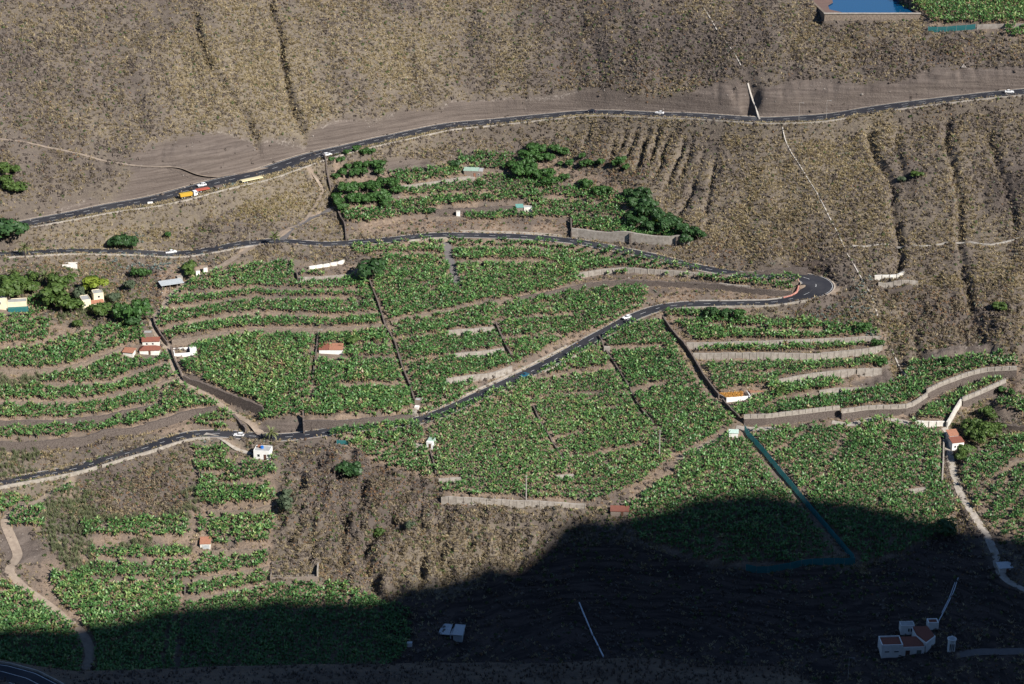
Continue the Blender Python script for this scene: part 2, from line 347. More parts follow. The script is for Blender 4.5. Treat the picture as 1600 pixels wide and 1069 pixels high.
# ------------------------------------------------------------------ built walls: line, height, kind, label
WALLS = [
 # pale concrete block walls with pilasters
 ([(1073,541),(1140,540),(1200,538),(1301,534),(1374,531)],2.6,'panel','upper of the two long pale block walls on the eastern terraces'),
 ([(1083,557),(1140,557),(1200,558),(1276,558),(1326,553),(1356,550),(1378,545)],2.6,'panel','lower of the two long pale block walls on the eastern terraces'),
 ([(1217,599),(1263,590),(1313,585),(1336,583)],3.0,'panel','pale block wall rising right above the red soil patch'),
 ([(1339,583),(1358,582),(1377,580)],3.0,'panel','short pale block wall at the right end of the third eastern terrace'),
 ([(1230,626),(1254,621),(1278,616)],2.0,'stone','rough tumbled pale stone wall right of the orange topped tank'),
 ([(1280,615),(1301,612),(1346,611)],2.4,'panel','short pale block wall below the fourth eastern terrace'),
 ([(900,432),(930,427),(974,422),(1015,425),(1078,430),(1116,432)],2.2,'panel','curved pale block wall inside the hairpin plot'),
 ([(1124,446),(1148,449),(1171,451)],1.8,'panel','short low block wall beside the hairpin plantation'),
 ([(700,521),(736,518),(772,515)],2.0,'panel','topmost of three short grey block walls above the bending road'),
 ([(710,558),(748,554),(787,549)],2.2,'panel','middle of three short grey block walls above the bending road'),
 ([(698,597),(735,592),(770,588),(799,577)],2.4,'panel','lowest of three short grey block walls, ending at the bending road'),
 ([(690,779),(740,784),(800,788),(860,793),(914,794)],2.6,'panel','grey wall along the lower rim of the big central plantation'),
 ([(870,747),(896,745)],1.6,'panel','tiny grey block wall near the pale pole in the central plantation'),
 ([(686,752),(720,751)],1.6,'panel','tiny grey block wall at the left edge of the central plantation'),
 ([(1427,662),(1450,663),(1475,663)],2.0,'panel','low concrete wall right of the stone steps by the white wall'),
 ([(1420,769),(1436,767),(1450,765)],1.4,'panel','tiny pale block wall in the lower eastern plantation'),
 # stone with concrete parapet
 ([(1162,660),(1200,659),(1255,652),(1311,646)],4.2,'parapet','dark stone terrace wall with pale parapet starting at the green net'),
 ([(1314,652),(1351,646),(1415,645),(1427,640),(1447,626)],4.6,'parapet','dark stone wall with pale parapet above the concrete turning area'),
 ([(1447,620),(1468,609),(1505,595),(1538,586),(1588,584)],4.2,'parapet','winding stone terrace wall with pale parapet at far right'),
 ([(1503,632),(1536,618),(1570,603)],4.0,'parapet','straight dark stone wall with pale top running up from the white wall'),
 # dark stone retaining walls
 ([(475,663),(520,664),(560,662),(610,659),(645,655)],4.0,'stone','dark stone wall standing along the road under the palm field'),
 ([(268,535),(328,527),(400,518),(500,518),(602,512)],2.6,'stone','long grey stone wall with pale rim between the two western plots'),
 ([(287,595),(330,611),(370,627),(412,643)],4.6,'stone','tall slanting dark stone wall above the dirt lane'),
 ([(610,504),(652,496),(728,482),(764,474),(805,470)],1.6,'stone','low earthy stone wall on the left half of the plot above three block walls'),
 ([(805,469),(863,459),(921,446),(977,441),(1027,443),(1123,448),(1180,455),(1238,459)],2.4,'stone','long curved dark stone wall ending inside the hairpin bend'),
 ([(-40,582),(50,581),(100,577),(150,565),(190,546)],1.6,'stone','curved low stone wall below the top left plot by the red roofs'),
 ([(69,603),(130,604),(175,601),(200,590),(262,571)],1.6,'stone','thin rounded terrace wall below the red roofed houses'),
 ([(-40,632),(60,632),(130,631),(190,618),(240,605),(275,594)],1.8,'stone','long low terrace wall, third down in the far left fields'),
 ([(-40,661),(80,662),(150,655),(220,641),(247,635)],2.2,'stone','stone terrace wall, second up from the road in the far left fields'),
 ([(-40,694),(76,693),(150,686),(215,674),(270,656),(300,646),(340,641)],3.6,'stone','long dark stone wall just above the lower left road'),
 ([(365,645),(372,655),(385,668)],1.8,'stone','short dark stone corner beside the dirt lane at the road'),
 ([(325,803),(400,800),(428,793)],2.2,'stone','pale stone wall below the field beside the white flat roofed house'),
 ([(331,865),(380,863),(420,861)],2.4,'stone','pale stone wall right of the orange roofed hut'),
 ([(300,910),(350,901),(420,888)],1.8,'stone','upper of two pale slanting terrace walls left of the empty tank'),
 ([(290,940),(350,930),(420,916)],1.6,'stone','lower of two pale slanting terrace walls left of the empty tank'),
 ([(626,294),(660,290),(700,284),(735,279)],1.6,'panel','low pale wall leading to the green roofed stone hut'),
 ([(680,332),(740,329),(800,326)],2.4,'stone','broad grey stone wall left of the small green roofed sheds'),
 ([(668,342),(700,341),(728,343)],1.4,'stone','low ruined grey wall above the middle road'),
 ([(1555,654),(1580,660),(1640,668)],2.4,'stone','dark stone wall right of the garden at far right'),
 ([(1575,725),(1640,712)],2.0,'stone','pale topped stone wall at the right edge below the garden'),
 ([(1130,434),(1180,427),(1240,425),(1262,424)],3.0,'stone','grey rubble bank wall behind the hairpin bend'),
 ([(483,421),(510,417),(538,413)],2.0,'panel','stained white back wall of the empty roadside terrace'),
 ([(466,437),(520,435),(548,432)],1.4,'panel','low pale front wall of the empty roadside terrace'),
 ([(1366,440),(1390,439),(1412,435)],1.8,'panel','crumbling white wall in the eastern gully'),
 ([(1372,452),(1400,450),(1433,446)],2.0,'panel','long concrete dam wall in the eastern gully'),
 ([(1387,459),(1410,458),(1424,455)],2.0,'stone','lower masonry block under the concrete gully dam'),
 ([(1250,536),(1262,535)],0.2,'skip',''),
]
WALLS = [q for q in WALLS if q[2] != 'skip']
SIDEWALLS = [  # walls running up and down the slope: line, height, label
 ([(1035,501),(1052,525),(1073,548),(1085,566),(1100,594),(1123,624)],2.4,'long dark stone side wall left of the eastern terraces'),
 ([(1129,630),(1142,645),(1155,657)],2.2,'short dark stone side wall below the orange topped tank'),
 ([(592,480),(602,513),(617,538),(627,573),(640,604),(648,630)],1.6,'dark dividing wall running downhill to the grey pump house'),
 ([(576,438),(584,460),(592,480)],1.8,'dark dividing wall right of the upper western plot'),
 ([(774,508),(786,535),(799,560)],1.6,'short dark dividing wall at the right ends of the grey block walls'),
 ([(833,637),(845,664),(863,692),(886,730)],1.2,'thin dark dividing wall in the left of the central plantation'),
 ([(936,528),(946,551),(962,573),(982,606),(1002,642),(1020,662)],1.2,'thin dark dividing wall in the middle of the central plantation'),
 ([(240,498),(243,512),(256,532),(262,540)],2.0,'dark wall curving along the dirt lane above the white ruin'),
 ([(267,548),(272,565),(284,592)],2.2,'dark wall along the dirt lane below the white ruin'),
 ([(507,255),(511,275),(517,298)],2.0,'dark wall climbing beside the top orchard block'),
 ([(524,312),(530,332),(540,355),(541,371)],2.0,'dark wall below the orchard block down to the middle road'),
 ([(892,350),(893,370)],2.6,'dark end wall at the left of the buttressed wall'),
 ([(474,654),(475,672)],3.6,'dark end face between the earth cut and the stone road wall'),
 ([(463,428),(466,440)],2.0,'short dark end wall of the empty roadside terrace'),
 ([(497,520),(495,545),(488,600)],1.2,'thin dark dividing wall below the lamp in the western plot'),
 ([(672,708),(677,722),(681,742)],1.2,'thin dark dividing wall below the white and green shed'),
 ([(1475,685),(1474,720),(1472,755)],1.4,'pale low side wall beside the concrete path'),
 ([(290,915),(289,930)],1.4,'short dark side wall left of the slanting terrace walls'),
]
# ------------------------------------------------------------------ lanes: line, width, kind
UPPER = [(-60,362),(35,346),(126,333),(227,315),(303,301),(400,276),(450,258),(486,246),(551,230),(627,213),(703,196),(750,191),(800,187),(860,182),(921,178.5),(1027,180),(1100,183.5),(1179,187),(1230,185.5),(1276,181),(1351,170.5),(1427,161),(1503,151.5),(1600,140),(1690,130)]
UPPER_W = [(-60,10),(126,12),(200,14),(280,17),(400,17),(480,15.5),(540,12.5),(700,12),(900,11.5),(1180,11),(1260,13),(1360,11.5),(1690,11)]
MIDDLE = [(-60,396),(0,393.5),(60,391.5),(150,389),(267,387),(400,384),(476,381),(551,377),(627,373),(703,370),(800,369),(845,370.5),(881,375.5),(926,384),(977,394.5),(1027,405),(1078,415),(1128,425),(1166,429.5),(1200,430.5),(1236,431),(1258,434.5),(1273,441),(1278,450.5),(1271,459.5),(1253,466.5),(1225,471.5),(1200,473),(1128,474),(1070,475.5),(1035,479),(1010,487),(984,497.5),(957,513),(926,529.5),(896,547),(863,564),(825,583),(790,600),(753,617),(703,639),(665,654),(640,660),(577,667),(514,673.5),(476,676.5),(438,678),(400,676.5),(341,675.5),(303,679),(265,690.5),(227,702),(177,715),(126,726),(76,733.6),(25,741),(0,746),(-60,760)]
MIDDLE_W = [(0,6.5)]
TRACKS = [
 ('dirt_track', [(-60,205),(0,212),(60,225),(130,240),(190,255),(215,260),(300,260),(360,254),(418,247)], 2.6, 'dirt'),
 ('farm_lane', [(410,388),(400,391),(364,407),(328,424),(290,442),(268,462),(252,484),(237,500),(245,518),(263,545),(274,576),(285,599),(328,622),(366,642),(400,661),(408,671)], 3.6, 'dirt'),
 ('asphalt_drive', [(438,378),(453,363),(483,341),(521,316)], 3.4, 'asphalt'),
 ('footpath', [(458,268),(496,283),(506,296),(491,319),(473,349),(433,372)], 1.6, 'dirt'),
 ('plantation_track', [(695,373),(697,378),(702,402),(711,427),(716,447)], 3.8, 'grey'),
 ('concrete_path', [(1475,668),(1484,672),(1483,692),(1485,715),(1490,735),(1492,750),(1501,774),(1516,801),(1528,822),(1543,842),(1555,869),(1561,896),(1573,910),(1597,922),(1660,948)], 3.2, 'concrete'),
 ('concrete_apron', [(1150,668),(1175,671),(1215,669)], 4.0, 'concrete'),
 ('turning_area', [(1300,659),(1326,664),(1360,654),(1385,653),(1420,661)], 4.0, 'concrete'),
 ('soil_track', [(1133,681),(1095,698),(1058,718)], 2.6, 'dirt'),
 ('valley_track', [(113,750),(98,757),(60,777),(33,790),(5,810),(18,842),(30,868),(12,893),(36,917),(66,938),(99,965),(125,982),(140,1007),(141,1028),(133,1048)], 3.8, 'dirt'),
 ('house_drive', [(320,678),(345,686),(365,696),(392,703)], 2.6, 'concrete'),
 ('valley_road', [(1500,1022),(1540,1017),(1600,1015),(1670,1014)], 5.0, 'grey'),
]
GULLIES = [  # line, half width m, depth m
 ([(300,10),(313,53),(328,106),(354,141),(379,174),(399,210),(408,240)],3.2,3.2), ([(420,-20),(425,13),(438,53),(445,114),(453,152),(463,177),(483,224)],3.2,3.6),
 ([(1020,190),(1010,212),(1000,245),(992,272)],2.6,3.2), ([(1037,194),(1025,233),(1016,260)],2.4,2.8), ([(1048,210),(1045,225),(1032,262),(1020,288)],2.2,2.6), ([(1072,215),(1068,233),(1050,268),(1037,298)],2.2,2.6),
 ([(1090,270),(1083,291),(1070,316),(1060,333)],2.4,2.6), ([(962,215),(958,235),(953,258)],2.2,2.2), ([(940,205),(935,225)],2.0,1.8), ([(975,215),(966,245)],2.0,1.6), ([(1110,330),(1103,361)],2.0,1.8), ([(925,198),(918,218),(910,238)],2.0,1.8), ([(1000,195),(988,228),(976,260)],2.0,2.2), ([(984,200),(972,232)],1.8,1.8), ([(1085,212),(1078,248),(1064,282)],2.0,2.2), ([(1100,235),(1094,270)],1.8,1.7), ([(1122,245),(1110,295),(1099,338)],2.0,1.8), ([(900,200),(893,222)],1.8,1.5),
 ([(1349,188),(1364,215),(1372,252),(1377,263),(1394,300),(1396,336),(1407,371),(1402,412),(1402,430)],3.0,2.6), ([(1402,205),(1404,252),(1408,290)],2.4,1.8), ([(1480,175),(1482,215),(1486,260),(1498,311),(1500,364),(1507,414),(1508,432),(1516,472),(1528,515)],2.8,2.2),
 ([(1548,205),(1560,260),(1579,313),(1586,359)],2.6,2.0), ([(818,120),(816,150),(817,178)],2.4,1.2), ([(400,216),(404,245)],2.0,1.4),
 ([(612,800),(597,825),(575,850),(562,869),(572,900),(590,925),(612,945)],4.0,3.5), ([(664,850),(661,875),(657,905),(655,930)],2.2,2.4), ([(696,850),(693,869),(688,917)],2.0,1.8), ([(1430,520),(1433,545),(1435,562)],2.4,2.4),
 ([(740,850),(736,900)],2.0,1.2), ([(530,930),(545,900),(520,880)],2.0,1.0), ([(1168,126),(1171,145),(1178,168)],6.0,5.5), ([(1142,130),(1146,150),(1150,172)],2.0,1.4), ([(620,30),(640,90),(650,150)],5,1.0), ([(900,20),(930,80),(940,130)],5,1.2), ([(1230,60),(1240,110)],4,1.2), ([(150,20),(190,100),(230,200)],6,1.2), ([(720,20),(735,80),(760,140)],5,1.0),
]
BARE = [(25,345),(25,326),(76,313),(134,298),(164,298),(210,275),(200,262),(190,250),(240,230),(303,212),(350,208),(395,217),(405,220),(476,210),(508,194),(531,187),(577,187),(627,174),(690,164),(703,157),(800,150),(820,152),(914,141),(951,141),(1002,149),(1078,144),(1116,131),(1166,124),(1200,134),(1260,121),(1300,121),(1314,126),(1351,131),(1415,124),(1440,109),(1503,104),(1600,101),(1700,98),(1700,135),(1600,142),(1351,172),(1179,188),(1027,181),(921,179),(800,188),(703,197),(551,232),(400,278),(227,317)]
BARE2 = [[(1120,432),(1160,418),(1240,412),(1275,425),(1300,440),(1270,428),(1200,428)], [(0,820),(30,800),(70,860),(60,880),(20,885),(0,860)], [(403,656),(472,657),(473,672),(405,672)], [(605,252),(660,248),(690,262),(640,266),(605,270)],
 [(1330,600),(1385,570),(1400,590),(1360,612)], [(1466,545),(1540,540),(1560,556),(1420,560)], [(1345,180),(1400,172),(1370,182),(1348,186)]]
LITTER = [[(595,270),(720,250),(860,240),(990,300),(1080,375),(900,362),(540,360),(520,260)], [(240,410),(1250,430),(1240,470),(800,600),(650,650),(540,700),(280,600)], [(1035,488),(1385,515),(1390,600),(1600,560),(1600,610),(1500,640),(1480,670),(1470,760),(1320,870),(1150,885),(970,800),(690,780),(660,670),(940,530)], [(0,505),(230,512),(285,600),(370,660),(330,672),(0,690)], [(300,700),(440,720),(425,880),(420,920),(640,960),(640,1040),(0,1040),(0,900),(130,830),(300,810)], [(1500,700),(1600,680),(1600,860)], [(1400,-40),(1700,-40),(1700,60),(1450,40)]]

# ------------------------------------------------------------------ final land heights
def respx(pts, step=6.0):
    p = np.array(pts, float); out = [p[0]]
    for a, b in zip(p[:-1], p[1:]):
        n = max(1, int(round(np.hypot(*(b-a))/step)))
        for k in range(1, n+1): out.append(a+(b-a)*k/n)
    return np.array(out)
def smooth_line(P, it):
    P = P.copy()
    for _ in range(it): P[1:-1] = (P[:-2]+2*P[1:-1]+P[2:])/4
    return P
def resm(P, step):
    d = np.concatenate([[0], np.cumsum(np.linalg.norm(np.diff(P[:, :2], axis=0), axis=1))])
    s = np.linspace(0, d[-1], max(2, int(d[-1]/step)+1))
    return np.stack([np.interp(s, d, P[:, k]) for k in range(P.shape[1])], 1), s

colwalls = [[] for _ in range(RNU)]
for pts, h in [(p, hh) for p, hh, k, l in WALLS if l[0:7] != 'stained']+BANKS:
    p = np.array(sorted(pts), float)
    for i in np.nonzero((ru >= p[0, 0]) & (ru <= p[-1, 0]))[0]:
        tp = min(1.0, (ru[i]-p[0, 0]+3)/12, (p[-1, 0]-ru[i]+3)/12)
        colwalls[i].append((np.interp(ru[i], p[:, 0], p[:, 1]), h*tp))
OFF = np.zeros((RNU, RNV), np.float32)
for i in range(RNU):
    wl = sorted(colwalls[i])
    if not wl: continue
    vs = [-1e4]+[a for a, b in wl]+[1e5]; hs = [0]+[b for a, b in wl]+[0]
    for k in range(len(vs)-1):
        m = (rv >= vs[k]) & (rv < vs[k+1])
        if not m.any(): continue
        x = rv[m]; gap = vs[k+1]-vs[k]
        if gap < 80: t = (x-vs[k])/gap; OFF[i, m] = -hs[k]/2*(1-t)+hs[k+1]/2*t
        else: OFF[i, m] = -hs[k]/2*np.exp(-(x-vs[k])/14)+hs[k+1]/2*np.exp(-(vs[k+1]-x)/14)
FIELD = np.zeros((RNU, RNV), bool); FID = np.zeros((RNU, RNV), np.int16)
for k, (fn, polys) in enumerate(FIELDS.items()):
    for p in polys: rpoly(p, FIELD); rpoly(p, FID, k+1)
F0 = FIELD.copy()
for dv in (1, 2, 3): FIELD[:, :-dv] |= F0[:, dv:]
FIELD[:, 1:] |= F0[:, :-1]; FIELD[:, 2:] |= F0[:, :-2]
westc = (ru < 440)[:, None]
for dv in (4, 5): FIELD[:, :-dv] |= F0[:, dv:] & westc
FIELD[:, 3:] |= F0[:, :-3] & westc
NEAR = np.zeros((RNU, RNV), bool)
for p in LITTER: rpoly(p, NEAR)
NEAR |= FIELD
nearS = blur(NEAR, 12)
BAREM = rpoly(BARE)
for p in BARE2: rpoly(p, BAREM)
bareS = blur(BAREM, 3)
calm = np.clip(lookup(nearS, UG, VG)*1.2, 0, 1)
bareW = lookup(bareS, UG, VG)
H0 = ZB + (1-calm)*(1-0.7*bareW)*(fbm(XX.shape, 38, 3, 3)*1.3 + fbm(XX.shape, 9, 3, 4)*0.45) + calm*fbm(XX.shape, 12, 2, 5)*0.12
spur = fbm((XX.shape[0], XX.shape[1]//5+3), 11, 3, 14); yi = np.arange(XX.shape[1])/5.0; k0 = yi.astype(int); spur = spur[:, k0]*(1-(yi-k0))+spur[:, k0+1]*(yi-k0)
H0 += (1-calm)*(1-bareW)*spur*0.55
RUG = rpoly([(470,720),(560,705),(680,755),(700,790),(920,800),(960,830),(880,850),(760,930),(600,945),(520,915),(440,860),(440,760)])
rug = lookup(blur(RUG, 10), UG, VG)
H0 += rug*(1-calm)*((0.8-np.abs(fbm(XX.shape, 13, 4, 15)))*3.0 + fbm(XX.shape, 4, 3, 16)*.9 - 1.2*np.abs(fbm(XX.shape, 6, 3, 17)))
rough2 = lookup(blur(rpoly([(1330,440),(1600,420),(1600,555),(1430,560),(1380,520)]), 10), UG, VG)
H0 += rough2*(1-calm)*(0.8-np.abs(fbm(XX.shape, 12, 4, 18)))*2.4
rill = fbm((XX.shape[0], XX.shape[1]//8+3), 3.2, 3, 28); yi = np.arange(XX.shape[1])/8.0; k0 = yi.astype(int); rill = rill[:, k0]*(1-(yi-k0))+rill[:, k0+1]*(yi-k0)
H0 -= bareW*np.abs(rill)*.55
strat = np.sin((ZB+fbm(XX.shape, 24, 3, 22)*.9)*2*math.pi/1.9)
H0 += bareW*(fbm(XX.shape, 6, 4, 9)*0.30 + strat*.16*(.6+.5*fbm(XX.shape, 20, 2, 24)) - .35*np.abs(fbm(XX.shape, 5, 3, 25)))
# rock shelves of the shaded gorge bank
shelf = rpoly([(640,940),(800,890),(900,850),(1000,850),(1160,890),(1330,890),(1370,930),(1380,1000),(1200,1010),(940,1030),(720,1020)])
shW = lookup(blur(shelf, 8), UG, VG)
H0 += shW*(np.sin((ZB+fbm(XX.shape, 34, 4, 21)*3.0)*2*math.pi/3.4)*.5*np.clip(.7+.6*fbm(XX.shape, 26, 3, 23), 0, 1.6) + fbm(XX.shape, 8, 3, 26)*.5)
HN = H0 + bil(OFF, UG, VG, RU0, RDU, RV0, RDV)*1.0
def stamp(P, reach, fn):
    """P (n,3) world; fn(d, zp, window) edits HN in place"""
    for (x, y, z) in P:
        i0 = max(int((x-reach-GX[0])/STEP), 0); i1 = min(int((x+reach-GX[0])/STEP)+2, len(GX))
        j0 = max(int((y-reach-GY[0])/STEP), 0); j1 = min(int((y+reach-GY[0])/STEP)+2, len(GY))
        if i0 < i1 and j0 < j1: yield (slice(i0, i1), slice(j0, j1)), np.hypot(XX[i0:i1, j0:j1]-x, YY[i0:i1, j0:j1]-y), z
BR = []
gr = np.random.default_rng(5)
for pts, hw, dep in GULLIES:
    if len(pts) >= 3 and dep > 1.5 and pts[0][0] > 600:
        q = respx(pts, 12)
        for k in range(3, len(q)-1, 4):
            sgn = gr.choice([-1, 1]); L_ = gr.uniform(14, 34); a_ = gr.uniform(.35, .9); t_ = q[k-1]-q[k]; t_ = t_/np.hypot(*t_)
            d_ = np.array([t_[0]*math.cos(a_)-sgn*t_[1]*math.sin(a_), t_[1]*math.cos(a_)+sgn*t_[0]*math.sin(a_)])
            BR.append(([tuple(q[k]+d_*L_), tuple(q[k]+d_*L_*.5+gr.normal(0, 2, 2)), tuple(q[k])], hw*.6, dep*.5))
for pts, hw, dep in GULLIES+BR:
    P = unproj(*respx(pts, 4).T); P, _ = resm(P, 1.0)
    P[:, 0] += np.convolve(rng.normal(0, 1, len(P)+8), np.ones(9)/9, 'valid')*1.6
    best = np.zeros_like(HN); n = len(P)
    for k, (sl, d, z) in enumerate(stamp(P, hw+1, None)):
        e = min(1, (k+1)/6, (n-k)/5)
        best[sl] = np.maximum(best[sl], 1.5*dep*e*np.clip(1-d/(hw*.8+.3), 0, 1)**0.9)
    HN -= best
def lane_points(pts, sm=3, step=1.5, zs=30):
    P = unproj(*respx(pts, 5).T); P = smooth_line(P, sm); P, s = resm(P, step)
    z = bil(H0, P[:, 0], P[:, 1], GX[0], STEP, GY[0], STEP); P[:, 2] = z
    zz = z.copy()
    for _ in range(zs): zz[1:-1] = (zz[:-2]+2*zz[1:-1]+zz[2:])/4
    P[:, 2] = zz
    return P, s
def carve(P, W, blend, under=0.15):
    bd = np.full_like(HN, 1e9); bz = np.zeros_like(HN); bw = np.zeros_like(HN)
    for k, (sl, d, z) in enumerate(stamp(P, max(W)/2+blend+2, None)):
        m = d < bd[sl]; bd[sl][m] = d[m]; bz[sl][m] = z; bw[sl][m] = W[k]/2
    t = np.clip((bd-bw-0.9)/blend, 0, 1); t = t*t*(3-2*t)
    m = bd < 1e8
    HN[m] = ((bz-under)*(1-t)+HN*t)[m]
LANES = {}
def lane(key, pts, widths, zs, blend):
    P, s = lane_points(pts, zs=zs)
    if isinstance(widths, list):
        u, v = project(P); W = np.interp(u, [a for a, b in widths], [b for a, b in widths])
    else: W = np.full(len(P), float(widths))
    LANES[key] = (P, s, W); return P, s, W
for nm, pts, wd, kd in TRACKS:
    P, s, W = lane(nm, pts, wd, 12, 2.0); carve(P, W, 2.0)
Pm, sm_, Wm = lane('middle', MIDDLE, 6.4, 60, 2.5)
um, vm = project(Pm)
Wm[:] = 7.4 + 9.5*np.exp(-((um-1284)/30)**2)
carve(Pm, Wm, 2.5)
Pu, su_, Wu = lane('upper', UPPER, UPPER_W, 80, 3.0); carve(Pu, Wu, 3.0)

# reservoir on the plateau
zrt = float(bil(HN, *unproj(np.array(1360.), np.array(41.))[:2], GX[0], STEP, GY[0], STEP))+5.6
def onplane(u, v, z):
    d = ray(np.array(float(u)), np.array(float(v))); t = (z-CAM[2])/d[2]; return CAM+t*d
RES = [onplane(u, v, zrt) for u, v in ((1290,20.5),(1436,20.5),(1396,-9),(1258,-9))]
def inpoly(X, Y, poly):
    ins = np.zeros(X.shape, bool)
    for k in range(len(poly)):
        x1, y1 = poly[k][:2]; x2, y2 = poly[(k+1) % len(poly)][:2]
        ins ^= ((y1 > Y) != (y2 > Y)) & (X < (x2-x1)*(Y-y1)/((y2-y1) if y2 != y1 else 1e-9)+x1)
    return ins
cr = np.mean([np.array(p) for p in RES], axis=0)
HN[inpoly(XX, YY, [cr+(np.array(p)-cr)*1.03 for p in RES])] = zrt-3.0
behind = inpoly(XX, YY, [RES[3], RES[2], (RES[2][0]+60, 270, 0), (RES[3][0]-10, 270, 0)])
HN[behind] = np.minimum(HN[behind], zrt-0.3)

def hz(x, y): return bil(HN, x, y, GX[0], STEP, GY[0], STEP)
def gp(u, v):
    """ground point seen at survey coordinate (u,v)"""
    p = unproj(np.array(float(u)), np.array(float(v))); return Vector((p[0], p[1], float(hz(p[0], p[1]))))
def gps(pts):
    p = unproj(*np.array(pts, float).T); p[:, 2] = hz(p[:, 0], p[:, 1]); return p

# ------------------------------------------------------------------ land material
LANEM = np.zeros((RNU, RNV), bool)
for nm, pts, wd, kd in TRACKS: rline(pts, 4.5 if wd > 2 else 2.5, LANEM)
rline(MIDDLE, 7, LANEM); rline(UPPER, 9, LANEM)
rpoly([(1236,424),(1275,425),(1303,436),(1314,455),(1298,470),(1258,478),(1230,476),(1240,462),(1250,452),(1248,444),(1236,438)], LANEM)
GAPM = np.zeros((RNU, RNV), bool)
for p, hw in GAPS: rline(p, .45+hw*.72, GAPM)
for p, h, k, l in WALLS: rline([(a, b+1.0+h*.3) for a, b in p], 1.8 + h*0.33, GAPM)
for p, h, l in SIDEWALLS: rline([(a-1.5, b) for a, b in p], 2.6+h*0.5, GAPM)
STRAW = np.zeros((RNU, RNV), np.float32)
def blob(u, v, su, sv, a): STRAW[:] += a*np.exp(-((ru[:, None]-u)/su)**2-((rv[None, :]-v)/sv)**2)
for b in [(400,120,110,110,.55),(640,90,70,60,.4),(300,150,60,60,.3),(790,110,25,60,.5),(880,70,30,20,.3),(470,200,40,40,.3),(420,300,110,40,.55),(600,225,80,15,.6),(820,195,120,10,.5),(1300,250,110,60,.45),
          (1370,190,30,30,.4),(1400,345,120,30,.3),(1550,400,80,50,.3),(1170,330,60,60,.3),(130,360,120,20,.4),(250,310,100,30,.4),(1480,440,60,10,.4),(1100,205,60,12,.4),(740,890,60,40,.3),(1300,90,60,30,.2),(560,130,80,60,.2),(1380,490,20,25,.3),
          (100,120,130,90,-.22),(980,80,160,70,-.4),(1450,80,140,25,-.3),(1480,490,90,40,-.35),(1420,230,20,60,-.25),(1240,360,60,30,-.2),(600,800,130,70,-.25),(220,760,90,40,-.3),(740,205,60,15,-.3),(1130,110,60,60,-.2),(1000,960,400,60,-.2),(1560,280,50,40,-.3),(1300,110,200,15,-.2),(560,770,90,50,-.3),(720,870,110,50,.45),(1000,60,200,60,-.15)]: blob(*b)
straw = np.clip(0.42+lookup(STRAW, UG, VG)+fbm(XX.shape, 22, 4, 31)*0.16, 0.02, 1)
soil = lookup(blur(NEAR & ~BAREM, 2), UG, VG); dirt = lookup(blur(LANEM & ~BAREM, 1), UG, VG)
# crumbly pale lip along the top of the road cut
lipM = np.zeros((RNU, RNV), bool); lipw = 3
for p in ([(303,211),(350,208),(400,219)],[(405,221),(440,217),(478,211)],[(500,200),(512,194),(531,188),(577,188),(620,177)],[(690,165),(705,157),(760,154),(800,151)],[(820,153),(870,149),(914,142)],[(1530,541),(1480,548),(1440,556)],[(76,315),(134,300)]): rline(p, lipw, lipM)
lip = np.clip(lookup(blur(lipM, 3), UG, VG), 0, 1)
gorge = rpoly([(600,950),(700,935),(800,890),(880,850),(960,850),(1100,880),(1160,895),(1330,892),(1345,890),(1400,872),(1480,830),(1530,850),(1560,900),(1600,930),(1700,950),(1700,1110),(600,1110)])  # zone where the ground colour is darkened to deepen the gorge shade
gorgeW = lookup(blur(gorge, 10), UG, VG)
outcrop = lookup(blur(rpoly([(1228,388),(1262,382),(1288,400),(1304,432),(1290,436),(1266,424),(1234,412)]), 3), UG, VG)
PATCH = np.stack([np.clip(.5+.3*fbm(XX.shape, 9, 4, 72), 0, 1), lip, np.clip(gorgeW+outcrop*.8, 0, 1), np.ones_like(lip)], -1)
ZONE = np.stack([np.clip(soil, 0, 1), np.clip(bareW, 0, 1), straw, np.clip(dirt, 0, 1)], -1)

